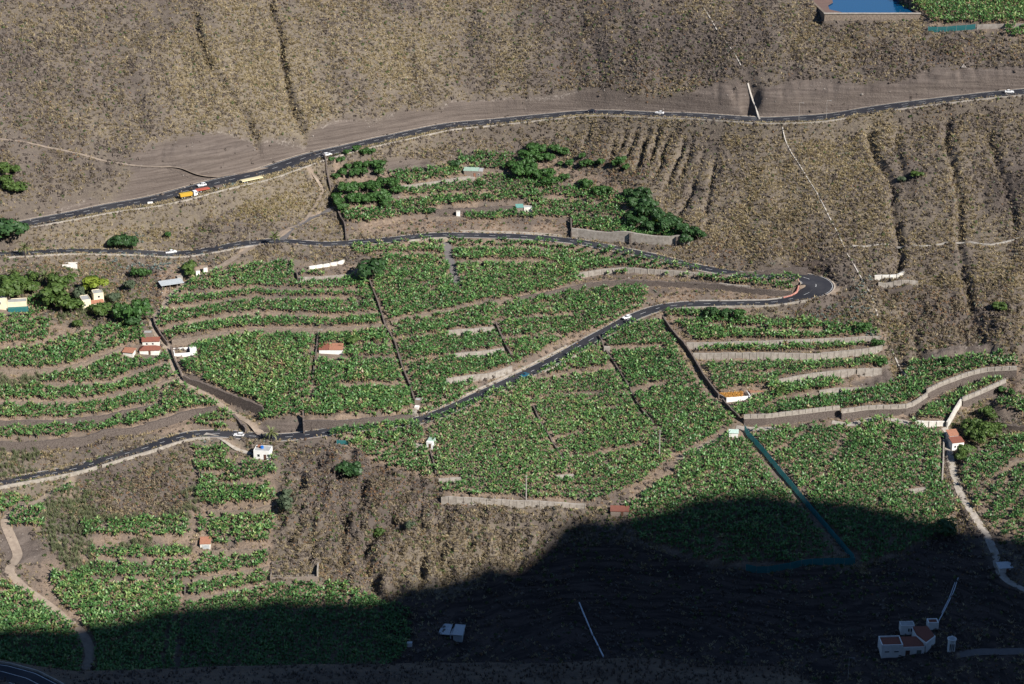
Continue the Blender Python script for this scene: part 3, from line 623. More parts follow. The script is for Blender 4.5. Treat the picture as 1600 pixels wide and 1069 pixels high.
def land_material(name):
    m = bpy.data.materials.new(name); m.use_nodes = True; t = m.node_tree; b = t.nodes['Principled BSDF']
    b.inputs['Roughness'].default_value = 0.95; b.inputs['Specular IOR Level'].default_value = 0.1
    a = t.nodes.new('ShaderNodeAttribute'); a.attribute_name = 'zone'
    a2 = t.nodes.new('ShaderNodeAttribute'); a2.attribute_name = 'patch'
    sp = t.nodes.new('ShaderNodeSeparateColor'); t.links.new(a.outputs['Color'], sp.inputs[0])
    sq = t.nodes.new('ShaderNodeSeparateColor'); t.links.new(a2.outputs['Color'], sq.inputs[0])
    n1 = noise(t, 0.8, 4, 0.85); n3 = noise(t, 0.28, 2, 0.7)
    ad = t.nodes.new('ShaderNodeMath'); ad.operation = 'MULTIPLY_ADD'; t.links.new(n1, ad.inputs[0]); ad.inputs[1].default_value = 2.2
    t.links.new(sp.outputs[2], ad.inputs[2])
    dark = mixc(t, sq.outputs[0], (.074, .060, .053), (.118, .097, .085))
    pale = mixc(t, ramp(t, n3, .3, .7), (.210, .174, .126), (.138, .115, .094))
    c = mixc(t, ramp(t, ad.outputs[0], 1.15, 2.1), dark, pale)
    litter = mixc(t, ramp(t, n1, .35, .65), (.285, .215, .160), (.125, .095, .076))
    litter = mixc(t, ramp(t, sq.outputs[0], .45, .8), litter, (.135, .108, .090))
    c = mixc(t, sp.outputs[0], c, litter)
    strata = noise(t, 0.5, 4, 0.65, mscale=(0.10, 0.10, 2.4))
    bare = mixc(t, ramp(t, strata, .38, .62), (.092, .074, .064), (.142, .116, .100))
    bare = mixc(t, ramp(t, n1, .58, .75), bare, (.066, .051, .045))
    lm = t.nodes.new('ShaderNodeMath'); lm.operation = 'MULTIPLY'; t.links.new(sq.outputs[1], lm.inputs[0]); t.links.new(noise(t, .9, 4, .8), lm.inputs[1])
    bare = mixc(t, ramp(t, lm.outputs[0], .42, .60), bare, (.27, .235, .205))
    c = mixc(t, sp.outputs[1], c, bare)
    rock_shade = mixc(t, ramp(t, strata, .42, .6), (.040, .032, .030), (.085, .064, .055))  # dark layered rock; in the gorge its tone also paints in deeper shade
    c = mixc(t, sq.outputs[2], c, rock_shade)
    tr = mixc(t, ramp(t, n3, .35, .65), (.29, .225, .17), (.21, .165, .13))
    c = mixc(t, a.outputs['Alpha'], c, tr)
    t.links.new(c, b.inputs['Base Color'])
    bp = t.nodes.new('ShaderNodeBump'); bp.inputs['Strength'].default_value = 1.0; bp.inputs['Distance'].default_value = 0.6
    t.links.new(n1, bp.inputs['Height']); t.links.new(bp.outputs[0], b.inputs['Normal'])
    return m
M_LAND = land_material('scrubland_soil')
nx, ny = XX.shape
idx = np.arange(nx*ny).reshape(nx, ny)
F = np.stack([idx[:-1, :-1], idx[1:, :-1], idx[1:, 1:], idx[:-1, 1:]], -1).reshape(-1, 4)
kf = ((UG > -190) & (UG < 1790) & (VG < 1125)).ravel()
F = F[kf[F].all(1)]
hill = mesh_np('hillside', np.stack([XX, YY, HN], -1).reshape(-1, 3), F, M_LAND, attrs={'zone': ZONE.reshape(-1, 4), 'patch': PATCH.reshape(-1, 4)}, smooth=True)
tag(hill, kind='structure')

# ------------------------------------------------------------------ the camera's own mountain, whose shade fills the gorge
SHADE = [(-300,1000),(-100,985),(0,981),(90,977),(134,971),(268,957),(328,942),(420,944),(560,945),(640,942),(740,925),(820,882),(880,848),(960,808),(1000,790),(1060,772),(1150,765),(1240,765),(1300,772),(1380,785),(1450,800),(1490,810),(1520,832),(1555,851),(1600,864),(1750,900)]
SP = gps([(min(max(a, -350), 1900), b) for a, b in SHADE])
YC = CAM[1]+330
tt = (SP[:, 1]-YC)/(-TOSUN[1]); CX = SP[:, 0]+tt*TOSUN[0]; CZ = SP[:, 2]+tt*TOSUN[2]
def vtop(u): return np.interp(u, [0,120,200,350,600,780,866,943,1021,1057,1098,1158,1200,1230,1262,1285,1400], [1033,1049,1048,1041,1037,1034,1036.5,1029,1026,1035,1036,1038,1036,1041,1057,1072,1140])
YR = 620.0
def near_z(X, Yr):
    """Yr: metres in front of the camera"""
    u = 800+FPX*X/(YR*math.cos(PITCH)+360*math.sin(PITCH))
    dcr = ray(np.clip(u, 0, 1400), vtop(np.clip(u, 0, 1400))); zc = CAM[2]+dcr[..., 2]/dcr[..., 1]*YR
    base = CAM[2]-5-0.622*Yr
    front = zc-(Yr-YR)*0.40                       # gentle shoulder before the rim
    far = zc-(Yr-YR)*0.95
    z = np.where(Yr < YR, np.minimum(front, base+np.clip((Yr-480)/80, 0, 1)*200), far)
    hi = np.interp(X, CX, CZ, left=np.nan, right=np.nan)
    hi = np.where(X < CX[0], CZ[0]-(CX[0]-X)*1.2, hi); hi = np.where(X > CX[-1], CZ[-1]-(X-CX[-1])*0.3, hi)
    yc = YC-CAM[1]
    s = np.where(Yr > yc, np.clip((700-Yr)/(700-yc), 0, 1)**1.35, np.clip((Yr+900)/(yc+900), 0, 1))
    mt = np.where(Yr > yc, 5+(hi-5)*s, -200+(hi+200)*s)
    sel = np.clip((X-np.where(Yr < 640, np.clip(.27*Yr+14, 40, 190), 190))/45, 0, 1)
    return z*(1-sel)+np.maximum(np.where(Yr < YR, base, z), mt)*sel
xs = np.concatenate([np.arange(-900, -200, 25.), np.arange(-200, 240, 2.0), np.arange(240, 1500, 12.)])
ys = np.concatenate([np.arange(-600, 540, 15.), np.arange(540, 660, 1.5), np.arange(660, 712, 8.)])
NX, NY = np.meshgrid(xs, ys, indexing='ij'); NZ = near_z(NX, NY)
nf = fbm((len(xs), len(ys)), 14, 4, 77); fine = (np.abs(NX) < 215) & (NY > 520)
NZ += np.where(fine, nf*0.5, nf*1.2*(np.hypot(NX, NY) > 60))
colj = rng.normal(0, 1, len(xs)); colj = (np.convolve(colj, np.ones(3)/3, 'same')*4.0+np.repeat(rng.normal(0, 4, len(xs)//5+1), 5)[:len(xs)]*.7)
NZ += (colj[:, None])*np.clip((NX-260)/40, 0, 1)*(NY > 150)
zfr = CAM[2]-352.2
FR = np.array([[x[0], x[1]-CAM[1]] for x in [onplane(u, v, zfr) for u, v in ((-140,1046),(-60,1044),(0,1050),(40,1061),(75,1079),(100,1110))]])
FRd, _ = resm(FR, 1.5)
dm = np.full(NX.shape, 1e9)
for x, y in FRd: dm = np.minimum(dm, np.hypot(NX-x, NY-y))
t = np.clip((dm-6.0)/2.5, 0, 1); NZ = np.where(dm < 9, (zfr-0.2)*(1-t)+NZ*t, NZ)
idx = np.arange(NX.size).reshape(NX.shape)
F = np.stack([idx[:-1, :-1], idx[1:, :-1], idx[1:, 1:], idx[:-1, 1:]], -1).reshape(-1, 4)
zn = np.zeros(NX.shape+(4,)); zn[..., 2] = np.clip(0.5+0.2*nf, 0, 1)
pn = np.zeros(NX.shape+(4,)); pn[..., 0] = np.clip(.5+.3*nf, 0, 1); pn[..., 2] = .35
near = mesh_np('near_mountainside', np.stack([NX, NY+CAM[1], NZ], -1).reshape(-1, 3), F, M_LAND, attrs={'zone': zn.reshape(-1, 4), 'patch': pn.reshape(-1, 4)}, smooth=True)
tag(near, kind='structure')
# ------------------------------------------------------------------ roads
M_ASPH = mat('asphalt', (.022, .023, .030), .85, (.050, .049, .053), .09, .25, lo=.4, hi=.75)
M_ASPH2 = mat('worn_asphalt', (.105, .098, .098), .9, (.14, .125, .12), .6)
M_PAINT = mat('road_paint', (.72, .72, .70), .6, (.5, .5, .5), 1.5)
M_CONC = mat('pale_concrete', (.37, .33, .285), .9, (.25, .22, .185), .6, bump=.02)
M_GUT = mat('gutter_concrete', (.40, .335, .27), .9, (.29, .235, .185), .5)
M_DIRT = mat('packed_dirt', (.29, .235, .185), .95, (.215, .17, .135), .5, .1, .05, 3)
M_REDP = mat('red_kerb_paint', (.42, .12, .09), .7, (.5, .3, .25), 1.5)
def normals2(P):
    T = np.gradient(P[:, :2], axis=0); T /= np.linalg.norm(T, axis=1, keepdims=True)+1e-9
    return np.stack([-T[:, 1], T[:, 0]], 1)
def ribbon(name, P, off0, off1, dz, m, parent=None, sel=None, cross=2):
    """sheet between lateral offsets off0..off1 (m, left positive)"""
    n2 = normals2(P); k = len(P); rows = []
    for c in range(cross+1):
        o = (np.asarray(off0)*(1-c/cross)+np.asarray(off1)*c/cross)*np.ones(k)
        rows.append(np.column_stack([P[:, :2]+n2*o[:, None], P[:, 2]+dz]))
    V = np.stack(rows, 1).reshape(-1, 3); w_ = cross+1; F = []
    keep = np.ones(k-1, bool) if sel is None else sel
    i = np.nonzero(keep)[0]
    for c in range(cross): F.append(np.stack([i*w_+c+1, i*w_+c, (i+1)*w_+c, (i+1)*w_+c+1], 1))
    return mesh_np(name, V, np.concatenate(F), m, parent)
def solid_ribbon(name, P, off0, off1, z0, z1, m, parent=None):
    """box section strip along P"""
    n2 = normals2(P); k = len(P)
    a = P[:, :2]+n2*(np.asarray(off0)*np.ones(k))[:, None]; b = P[:, :2]+n2*(np.asarray(off1)*np.ones(k))[:, None]
    zb = P[:, 2]+z0; zt = P[:, 2]+z1
    V = np.stack([np.column_stack([a, zb]), np.column_stack([b, zb]), np.column_stack([b, zt]), np.column_stack([a, zt])], 1).reshape(-1, 3)
    i = np.arange(k-1); F = []
    for c in range(4):
        d = (c+1) % 4; F.append(np.stack([i*4+c, i*4+d, (i+1)*4+d, (i+1)*4+c], 1))
    F.append(np.array([[3, 2, 1, 0], [(k-1)*4, (k-1)*4+1, (k-1)*4+2, (k-1)*4+3]]))
    return mesh_np(name, V, np.concatenate(F), m, parent)
def fine(P, W, step):
    P2, s = resm(np.column_stack([P, W]), step); return P2[:, :3], P2[:, 3], s
def road(name, P, W, dash, lanes):
    P, W, s = fine(P, W, 1.0)
    r = ribbon(name, P, W/2, -W/2, 0.03, M_ASPH, cross=4); tag(r, kind='structure')
    V = []
    i = np.arange(len(P)-1)
    for kind, off in lanes:
        o = off*W if abs(off) < 0.5 else off
        if kind == 'dash': sel = ((s[:-1] % (dash[0]+dash[1])) < dash[0])
        else: sel = np.ones(len(P)-1, bool)
        ribbon('lane_marking', P, o+0.09, o-0.09, 0.045, M_PAINT, r, sel, 1)
    return r
Pf, Wf, _ = fine(Pu, Wu, 1.0)
up = road('upper_road', Pu, Wu, (3, 5), [('dash', -0.16), ('line', 0.44), ('line', -0.45), ('dash', 0.16)])
ribbon('gutter', Pf, Wf/2+1.1, Wf/2, 0.02, M_GUT, up, cross=1)
mr = road('hairpin_road', Pm, Wm, (2.5, 5), [('dash', 0.0), ('line', 0.46), ('line', -0.46)])
Pf2, Wf2, s2 = fine(Pm, Wm, 1.0)
uf2, vf2 = project(Pf2)
ribbon('shoulder', Pf2, Wf2/2+0.7, Wf2/2, 0.015, M_GUT, mr, cross=1)
ribbon('shoulder', Pf2, -Wf2/2, -Wf2/2-0.7, 0.015, M_GUT, mr, cross=1)
for nm, pts, wd, kd in TRACKS:
    P, s, W = LANES[nm]; P[:, 2] = smooth_line((hz(P[:, 0], P[:, 1])+.16)[:, None], 3)[:, 0]; wob = np.interp(np.arange(len(P)), np.arange(0, len(P)+6, 6), rng.normal(0, .22, len(np.arange(0, len(P)+6, 6))))
    o = ribbon(nm, P, W/2+wob, -W/2+wob*0.6, 0.03, {'dirt': M_DIRT, 'asphalt': M_ASPH2, 'grey': M_ASPH2, 'concrete': M_CONC}[kd], cross=3); tag(o, kind='structure')
FP3 = np.column_stack([FRd[:, 0], FRd[:, 1]+CAM[1], np.full(len(FRd), zfr)])
fr = road('foreground_road', FP3, np.full(len(FP3), 9.0), (3, 4), [('line', 0.44), ('line', -0.44), ('line', 0.05)])

# low parapets along the downhill edges of the roads, one object a stretch
def stretch(P, W, u0, u1, side, off, h, th, label, vmin=-1e9, vmax=1e9, name='roadside_parapet', m=None):
    u, v = project(P); k = np.nonzero((u >= u0) & (u <= u1) & (v > vmin) & (v < vmax))[0]
    k = np.arange(k[0], k[-1]+1); Q = P[k]; Wd = W[k]/2+off
    o = solid_ribbon(name, Q, side*Wd, side*(Wd+th), -0.6, h, m or M_CONC)
    tag(o, label, 'parapet'); return o
stretch(Pf, Wf, 40, 480, -1, 0.1, .45, .7, 'pale concrete parapet below the parked trucks on the upper road')
stretch(Pf, Wf, 484, 812, -1, 0.1, .45, .7, 'pale concrete parapet of the upper road above the orchard blocks')
stretch(Pf, Wf, 816, 1320, -1, 0.1, .45, .7, 'pale concrete parapet of the upper road above the eroded rills')
stretch(Pf, Wf, 1395, 1640, -1, 0.1, .45, .7, 'pale concrete parapet at the right end of the upper road')
stretch(Pf2, Wf2, 1035, 1275, 1, 0.8, .5, .5, 'pale parapet along the lower leg of the hairpin', vmin=462)
stretch(Pf2, Wf2, 835, 930, 1, 0.8, .5, .6, 'pale parapet beside the white car on the bending road', vmin=500)
stretch(Pf2, Wf2, -40, 148, 1, 0.8, .9, .6, 'thick pale parapet of the lower road at far left', vmin=700)
stretch(Pf2, Wf2, 152, 330, 1, 0.8, .7, .6, 'pale parapet of the lower road left of the house drive', vmin=660)
stretch(Pf2, Wf2, 660, 900, -1, 0.8, .4, .8, 'pale kerb wall along the inside of the bending road', vmin=520)
stretch(Pf2, Wf2, 10, 395, -1, 0.8, .35, .4, 'low pale kerb wall of the middle road at far left', vmax=410)
stretch(Pf2, Wf2, 630, 700, -1, 0.8, .6, .4, 'short pale parapet at the top of the plantation track', vmax=410)
stretch(Pf2, Wf2, 720, 880, 1, 0.8, .7, .5, 'pale kerb wall above the middle road left of the buttresses', vmax=410)
stretch(FP3, np.full(len(FP3), 9.0), -200, 130, 1, 0.6, .4, .4, 'dim kerb wall of the shaded road in the bottom left corner')

# ------------------------------------------------------------------ walls
M_STONE = mat('dark_dry_stone', (.145, .120, .105), .95, (.075, .060, .054), 2.6, .1, .12, 3.2, .42, .6)
M_TANST = mat('weathered_stone', (.235, .190, .150), .95, (.135, .105, .085), 2.0, .1, .10, 3.0, .4, .62)
M_BLOCK = mat('concrete_block', (.345, .312, .275), .92, (.23, .20, .172), .7, .2, .03, 5)
M_WHITEW = mat('whitewash', (.78, .75, .69), .85, (.60, .56, .50), .7)
def wall_line(pts, step=2.0):
    P = unproj(*respx(pts, 4).T); P = smooth_line(P, 2); P, s = resm(P, step)
    P[:, 2] = bil(H0, P[:, 0], P[:, 1], GX[0], STEP, GY[0], STEP)
    return P
def local(P):
    o = P[len(P)//2].copy(); return P-o, o
def wall_obj(name, P, front, back, zb, zt, m, parent=None, jag=0.0):
    n2 = normals2(P); k = len(P)
    s = -np.sign(n2[:, 1:2]+1e-6); n2 = n2*s          # towards the viewer's side of the valley (downhill)
    f = P[:, :2]+n2*front; b = P[:, :2]-n2*back
    top = P[:, 2]+zt+(rng.normal(0, jag, k) if jag else 0); bot = P[:, 2]+zb
    V = np.stack([np.column_stack([f, bot]), np.column_stack([b, bot]), np.column_stack([b, top]), np.column_stack([f, top])], 1).reshape(-1, 3)
    i = np.arange(k-1); F = [np.stack([i*4+c, i*4+(c+1) % 4, (i+1)*4+(c+1) % 4, (i+1)*4+c], 1) for c in range(4)]
    F.append(np.array([[3, 2, 1, 0], [(k-1)*4+q for q in range(4)]]))
    return mesh_np(name, V, np.concatenate(F), m, parent)
for pts, h, kind, label in WALLS:
    P = wall_line(pts, 1.5 if kind == 'stone' else 3.0)
    L, o = local(P)
    if kind == 'stone':
        r = wall_obj('stone_wall', L, .7, .4, -h/2-.7, h/2+.12, M_TANST if {'pale', 'earthy', 'tumbled', 'low', 'thin'} & set(label.split()) else M_STONE, jag=.16); r.location = o
    elif kind == 'parapet':
        r = empty('terrace_wall', o)
        wall_obj('stone_face', L, .7, .4, -h/2-.7, h/2-.25, M_STONE, r, .05)
        wall_obj('coping', L, .85, .35, h/2-.24, h/2-.02, M_CONC, r)
        for k in range(len(L)-1):
            wall_obj('parapet_panel', L[k:k+2], .6, .2, h/2, h/2+1.5+rng.normal(0, .03), M_BLOCK, r)
            p = L[k]; b = MB().box(-.16, .16, -.8, -.1, h/2-.01, h/2+1.62).build('pilaster', M_CONC, r); b.location = p
    else:
        r = empty('block_wall', o); mm = M_WHITEW if 'white' in label else M_BLOCK
        for k in range(len(L)-1):
            wall_obj('wall_panel', L[k:k+2], .6, .3, -h/2-.6, h/2+.4+rng.normal(0, .04), mm, r)
        for k in range(len(L)):
            b = MB().box(-.15, .15, -.74, .0, -h/2-.6, h/2+.46).build('pilaster', M_CONC, r); b.location = L[k]
    tag(r, label, 'wall', 'terrace walls')
def side_wall(P, hgt, thick, m, name, jag=0.1):
    L, o = local(P)
    n2 = normals2(L); k = len(L); a = L[:, :2]+n2*thick/2; b = L[:, :2]-n2*thick/2
    zt = L[:, 2]+hgt+rng.normal(0, jag, k); zb = L[:, 2]-1.2
    V = np.stack([np.column_stack([a, zb]), np.column_stack([b, zb]), np.column_stack([b, zt]), np.column_stack([a, zt])], 1).reshape(-1, 3)
    i = np.arange(k-1); F = [np.stack([i*4+c, (i+1)*4+c, (i+1)*4+(c+1) % 4, i*4+(c+1) % 4], 1) for c in range(4)]
    F.append(np.array([[0, 1, 2, 3], [(k-1)*4+q for q in (3, 2, 1, 0)]]))
    r = mesh_np(name, V, np.concatenate(F), m); r.location = o; return r
for pts, h, label in SIDEWALLS:
    P = wall_line(pts, 1.5); P[:, 2] = hz(P[:, 0], P[:, 1])
    tag(side_wall(P, h, .6, M_BLOCK if 'pale' in label else M_STONE, 'side_wall'), label, 'wall', 'side walls')
# big white retaining wall by the concrete path
P = wall_line([(1479,667),(1486,657),(1492,646),(1502,631)], 1.5); P[:, 2] = hz(P[:, 0], P[:, 1])-1.0
tag(side_wall(P, 4.0, .7, mat('stained_plaster', (.56, .53, .48), .9, (.40, .37, .33), .8), 'retaining_wall', .02), 'tall white plastered wall curving up beside the concrete path', 'wall')
# buttressed wall over the middle road
P = wall_line([(893,366),(925,371),(960,376),(1000,381),(1040,385),(1078,384)], 3.0); P[:, 2] = hz(P[:, 0], P[:, 1])
L, o = local(P); r = empty('buttressed_wall', o); wall_obj('wall_face', L, .6, .6, -1.2, 3.9, M_BLOCK, r, .08)
for k in (9, 16, 21, 26):
    if k < len(L): MB().box(-.45, .45, -1.7, -.3, -1.2, 3.5).build('buttress', M_STONE, r).location = L[k]
tag(r, 'long grey masonry wall with four buttresses above the middle road', 'wall')
# water channels and pipes
M_CHAN = mat('channel_concrete', (.43, .40, .36), .9, (.30, .27, .24), 1.0)
def channel(pts, wdt, h, label, name='water_channel', m=None, lift=0.0):
    P = gps(respx(pts, 5)); P, _ = resm(P, 1.6); P[:, 2] = smooth_line(hz(P[:, 0], P[:, 1])[:, None], 3)[:, 0]+lift
    L, o = local(P); r = solid_ribbon(name, L, wdt/2, -wdt/2, -.35, h, m or M_CHAN); r.location = o; tag(r, label, 'pipe' if 'pipe' in name else 'channel'); return r
channel([(1222,210),(1240,245),(1262,280),(1285,322),(1305,362),(1320,395)], .5, .3, 'straight pale water channel from the upper road to the contour path')
channel([(1322,402),(1345,440),(1362,470),(1372,492)], .5, .3, 'pale water channel beside the end of the hairpin')
channel([(1394,540),(1402,556),(1417,588)], .6, .35, 'pale water channel ending in the eastern banana plot')
channel([(1098,14),(1108,30),(1120,49)], .5, .3, 'topmost piece of pale channel on the upper hillside')
channel([(1124,56),(1137,72),(1145,84),(1161,110)], .4, .25, 'faint pale channel halfway down the upper hillside')
channel([(1169,123),(1176,136),(1182,150),(1185,165),(1187,181)], .8, .5, 'pale chute curving down beside the dark hollow to the upper road')
channel([(1330,388),(1348,388),(1400,379),(1440,384),(1500,375),(1545,381),(1590,369),(1650,366)], .8, .35, 'winding pale contour channel crossing the eastern slope')
channel([(1190,520),(1240,521)], .3, .2, 'tiny pale pipe across the top eastern plot', 'water_pipe')
channel([(212,262),(250,263),(300,262.5),(360,256.5),(385,253)], .4, .35, 'thin dark channel wall along the upper dirt track', m=M_STONE)
channel([(1092,467),(1140,467.5),(1190,466.5),(1222,465)], .5, .6, 'pale kerb wall below the hairpin plantation', 'kerb_wall')
channel([(1224,464.5),(1237,462),(1245,457),(1248.5,450.5),(1247,445)], .5, .7, 'red painted kerb on the inside of the hairpin', 'kerb_wall', M_REDP)
channel([(1246,443),(1238,439.5),(1222,437),(1190,436)], .4, .5, 'pale kerb wall above the hairpin plantation', 'kerb_wall')
M_PIPE = mat('galvanised_pipe', (.62, .66, .70), .5, (.5, .53, .56), 1.0, .5)
channel([(905,942),(918,972),(930,998),(943,1026)], .45, .5, 'straight bright pipe down the dark gorge bank', 'water_pipe', M_PIPE)
channel([(1497,905),(1490,925),(1478,948),(1467,968)], .28, .5, 'thin pipe coming down to the shaded white house', 'water_pipe', M_PIPE)
channel([(1492,912),(1484,932),(1472,955)], .2, .5, 'second thin pipe beside the one above the shaded house', 'water_pipe', M_PIPE)
# green windbreak nets
def netmat(name, col, tr):
    m = bpy.data.materials.new(name); m.use_nodes = True; t = m.node_tree; b = t.nodes['Principled BSDF']; out = t.nodes['Material Output']
    b.inputs['Base Color'].default_value = (*col, 1); b.inputs['Roughness'].default_value = .8
    tl = t.nodes.new('ShaderNodeBsdfTranslucent'); tl.inputs['Color'].default_value = (*col, 1); m2 = t.nodes.new('ShaderNodeMixShader'); m2.inputs[0].default_value = .5
    t.links.new(b.outputs[0], m2.inputs[1]); t.links.new(tl.outputs[0], m2.inputs[2])
    x = t.nodes.new('ShaderNodeBsdfTransparent'); mx = t.nodes.new('ShaderNodeMixShader'); mx.inputs[0].default_value = tr
    t.links.new(m2.outputs[0], mx.inputs[1]); t.links.new(x.outputs[0], mx.inputs[2]); t.links.new(mx.outputs[0], out.inputs['Surface']); return m
M_NET = netmat('green_net', (.05, .27, .28), .2)
M_METAL = mat('grey_metal', (.35, .35, .35), .5, (.28, .28, .28), 2)
def net_fence(pts, h, label, m=M_NET):
    P = gps(respx(pts, 5)); P, _ = resm(P, 4.0); P[:, 2] = hz(P[:, 0], P[:, 1]); L, o = local(P); r = empty('net_fence', o)
    for k in range(len(L)):
        MB().cyl((0, 0, -.4), .06, h+.5, 6).build('post', M_METAL, r).location = L[k]
        if k < len(L)-1:
            a, b = L[k], L[k+1]; d = np.array([b[1]-a[1], a[0]-b[0], 0]); d = d/np.linalg.norm(d)*.03
            mb = MB(); mb.prism([a-d-[0, 0, .2], b-d-[0, 0, .2], b+d-[0, 0, .2], a+d-[0, 0, .2]], [a-d+[0, 0, h], b-d+[0, 0, h], b+d+[0, 0, h], a+d+[0, 0, h]]); mb.build('net_panel', m, r)
    tag(r, label, 'fence', 'windbreak nets')
net_fence([(1163,676),(1200,718),(1262,794),(1320,862),(1334,878)], 3.0, 'blue green net fence running diagonally into the shade')
net_fence([(1336,882),(1300,888),(1250,892),(1200,893),(1165,891)], 3.0, 'dark green net fence along the shaded bottom of the eastern plot')
net_fence([(1450,44),(1490,44.5),(1524,44.5)], 2.6, 'turquoise net fence below the plateau plantation')
net_fence([(526,694),(535,696),(544,695)], 2.0, 'short green net below the road beside the brown gully')
P = wall_line([(1526,44.5),(1560,44),(1640,43)], 3.0); P[:, 2] = hz(P[:, 0], P[:, 1]); L, o = local(P); r = empty('block_wall', o)
for k in range(len(L)-1): wall_obj('wall_panel', L[k:k+2], .2, .2, -.6, 2.2, M_BLOCK, r)
tag(r, 'grey block wall under the plateau plantation at the top right', 'wall')

# ------------------------------------------------------------------ reservoir
M_WATER = bpy.data.materials.new('reservoir_water'); M_WATER.use_nodes = True
b_ = M_WATER.node_tree.nodes['Principled BSDF']; b_.inputs['Base Color'].default_value = (.002, .055, .14, 1); b_.inputs['Roughness'].default_value = .08
M_MUD = mat('dried_mud', (.165, .105, .085), .9, (.13, .085, .07), .3)
R_ = [np.array(p) for p in RES]
def rp(s, t, z):      # bilinear on the basin plan
    p = R_[0]*(1-s)*(1-t)+R_[1]*s*(1-t)+R_[2]*s*t+R_[3]*(1-s)*t; return np.array([p[0], p[1], z])
tag(MB().quad(rp(0, 0, zrt-.95), rp(1, 0, zrt-.95), rp(1, 1, zrt-.95), rp(0, 1, zrt-.95)).build('reservoir_water', M_WATER), kind='structure')
tag(MB().poly([rp(0, 0, zrt-.6), rp(.22, 0, zrt-.6), rp(.19, .12, zrt-.6), rp(.10, .25, zrt-.6), rp(.13, .45, zrt-.6), rp(.22, .6, zrt-.6), rp(.26, .8, zrt-.6), rp(.3, 1, zrt-.6), rp(0, 1, zrt-.6)]).build('mud_bank', M_MUD), kind='structure')
r = empty('reservoir', rp(.5, 0, zrt-6)); o = np.array(r.location)
def slab(p, q, w_, z0, z1, m, nm):
    d = (q-p)[:2]; n_ = np.array([-d[1], d[0]])/np.linalg.norm(d)*w_
    f = lambda a, s, z: (a[0]+n_[0]*s-o[0], a[1]+n_[1]*s-o[1], z-o[2])
    MB().prism([f(p, -.5, z0), f(q, -.5, z0), f(q, .5, z0), f(p, .5, z0)], [f(p, -.5, z1), f(q, -.5, z1), f(q, .5, z1), f(p, .5, z1)]).build(nm, m, r)
slab(rp(-.012, 0, 0), rp(1.012, 0, 0), 1.6, zrt-9, zrt-.25, M_TANST, 'front_wall')
slab(rp(-.02, -.004, 0), rp(1.02, -.004, 0), 2.0, zrt-.24, zrt+.05, M_CONC, 'coping')
slab(rp(1, .02, 0), rp(1, 1, 0), 1.2, zrt-7, zrt, M_STONE, 'side_wall'); slab(rp(0, .02, 0), rp(0, 1, 0), 1.2, zrt-7, zrt-.2, M_TANST, 'side_wall'); slab(rp(-.01, 1.03, 0), rp(1.01, 1.03, 0), 1.2, zrt-7, zrt, M_STONE, 'back_wall')
tag(r, 'walled reservoir with deep blue water at the top right', 'reservoir')
# ------------------------------------------------------------------ vegetation: plant shapes
def cat_mesh(parts):
    V = []; F = []; T = []; n = 0
    for v, f, t in parts: V.append(v); F.append(f+n); T.append(t); n += len(v)
    return np.concatenate(V), np.concatenate(F), np.concatenate(T)
def leaf_strip(base, az, length, width, el0, droop, seg, r, tint):
    """arching blade with a middle fold; el0 start elevation (rad), droop total bend"""
    p = np.array(base, float); V = []; d = np.array([math.cos(az), math.sin(az)]); sd = np.array([-d[1], d[0], 0])
    roll = r.normal(0, .35)
    for k in range(seg+1):
        t = k/seg; e = el0-droop*t
        wd = width*(0.35+0.65*math.sin(math.pi*min(1, t*0.85+0.15)))*(1 if k < seg else .25)
        up_ = np.array([-d[0]*math.sin(e), -d[1]*math.sin(e), math.cos(e)])
        s = sd*math.cos(roll)+up_*math.sin(roll)
        V += [p+s*wd/2, p-s*wd/2]
        p = p+length/seg*np.array([d[0]*math.cos(e), d[1]*math.cos(e), math.sin(e)])
    F = []
    for k in range(seg): a = 2*k; F += [(a, a+1, a+3), (a, a+3, a+2)]
    return np.array(V), np.array(F), np.full(len(V), tint)
def stem(h, r0, r1, n=5, tint=-1.0):
    V = []; F = []
    for z, r in ((-.3, r0), (h, r1)):
        for k in range(n): a = 2*math.pi*k/n; V.append((r*math.cos(a), r*math.sin(a), z))
    for k in range(n): j = (k+1) % n; F += [(k, j, n+j), (k, n+j, n+k)]
    return np.array(V), np.array(F), np.full(2*n, tint)
def banana(seed):
    r = np.random.default_rng(seed); parts = []; h = r.uniform(1.3, 1.8)
    parts.append(stem(h, .17, .12, 4, 1.0))
    n = r.integers(8, 10); a0 = r.uniform(0, 6.28)
    for k in range(n):
        young = k < 3
        el = r.uniform(1.05, 1.4) if young else r.uniform(.35, .95)
        parts.append(leaf_strip((0, 0, h-.05), a0+k*2.4+r.normal(0, .25), r.uniform(1.5, 2.0), r.uniform(.5, .66), el, r.uniform(.5, 1.0) if young else r.uniform(.9, 1.7), 3, r, r.uniform(-.25, .25)))
    for k in range(1): parts.append(leaf_strip((0, 0, h-.1), r.uniform(0, 6.28), r.uniform(1.1, 1.5), .3, -.5, .9, 2, r, 1.0))   # dry hanging leaves
    return cat_mesh(parts)
def tuft(seed, n=8, h=.75, spread=1.0, wd=.16):
    r = np.random.default_rng(seed); parts = []
    for k in range(n):
        a = r.uniform(0, 6.28); q = r.uniform(0, .28); b = np.array([q*math.cos(a), q*math.sin(a), -.08]); L = h*r.uniform(.6, 1.15); tl = r.uniform(.1, spread)
        tip = b+L*np.array([math.cos(a)*tl, math.sin(a)*tl, 1-.4*tl]); s = np.array([-math.sin(a+r.normal(0, .8)), math.cos(a), 0])*wd
        parts.append((np.array([b-s, b+s, tip]), np.array([[0, 1, 2]]), np.full(3, r.uniform(-.3, .3))))
    return cat_mesh(parts)
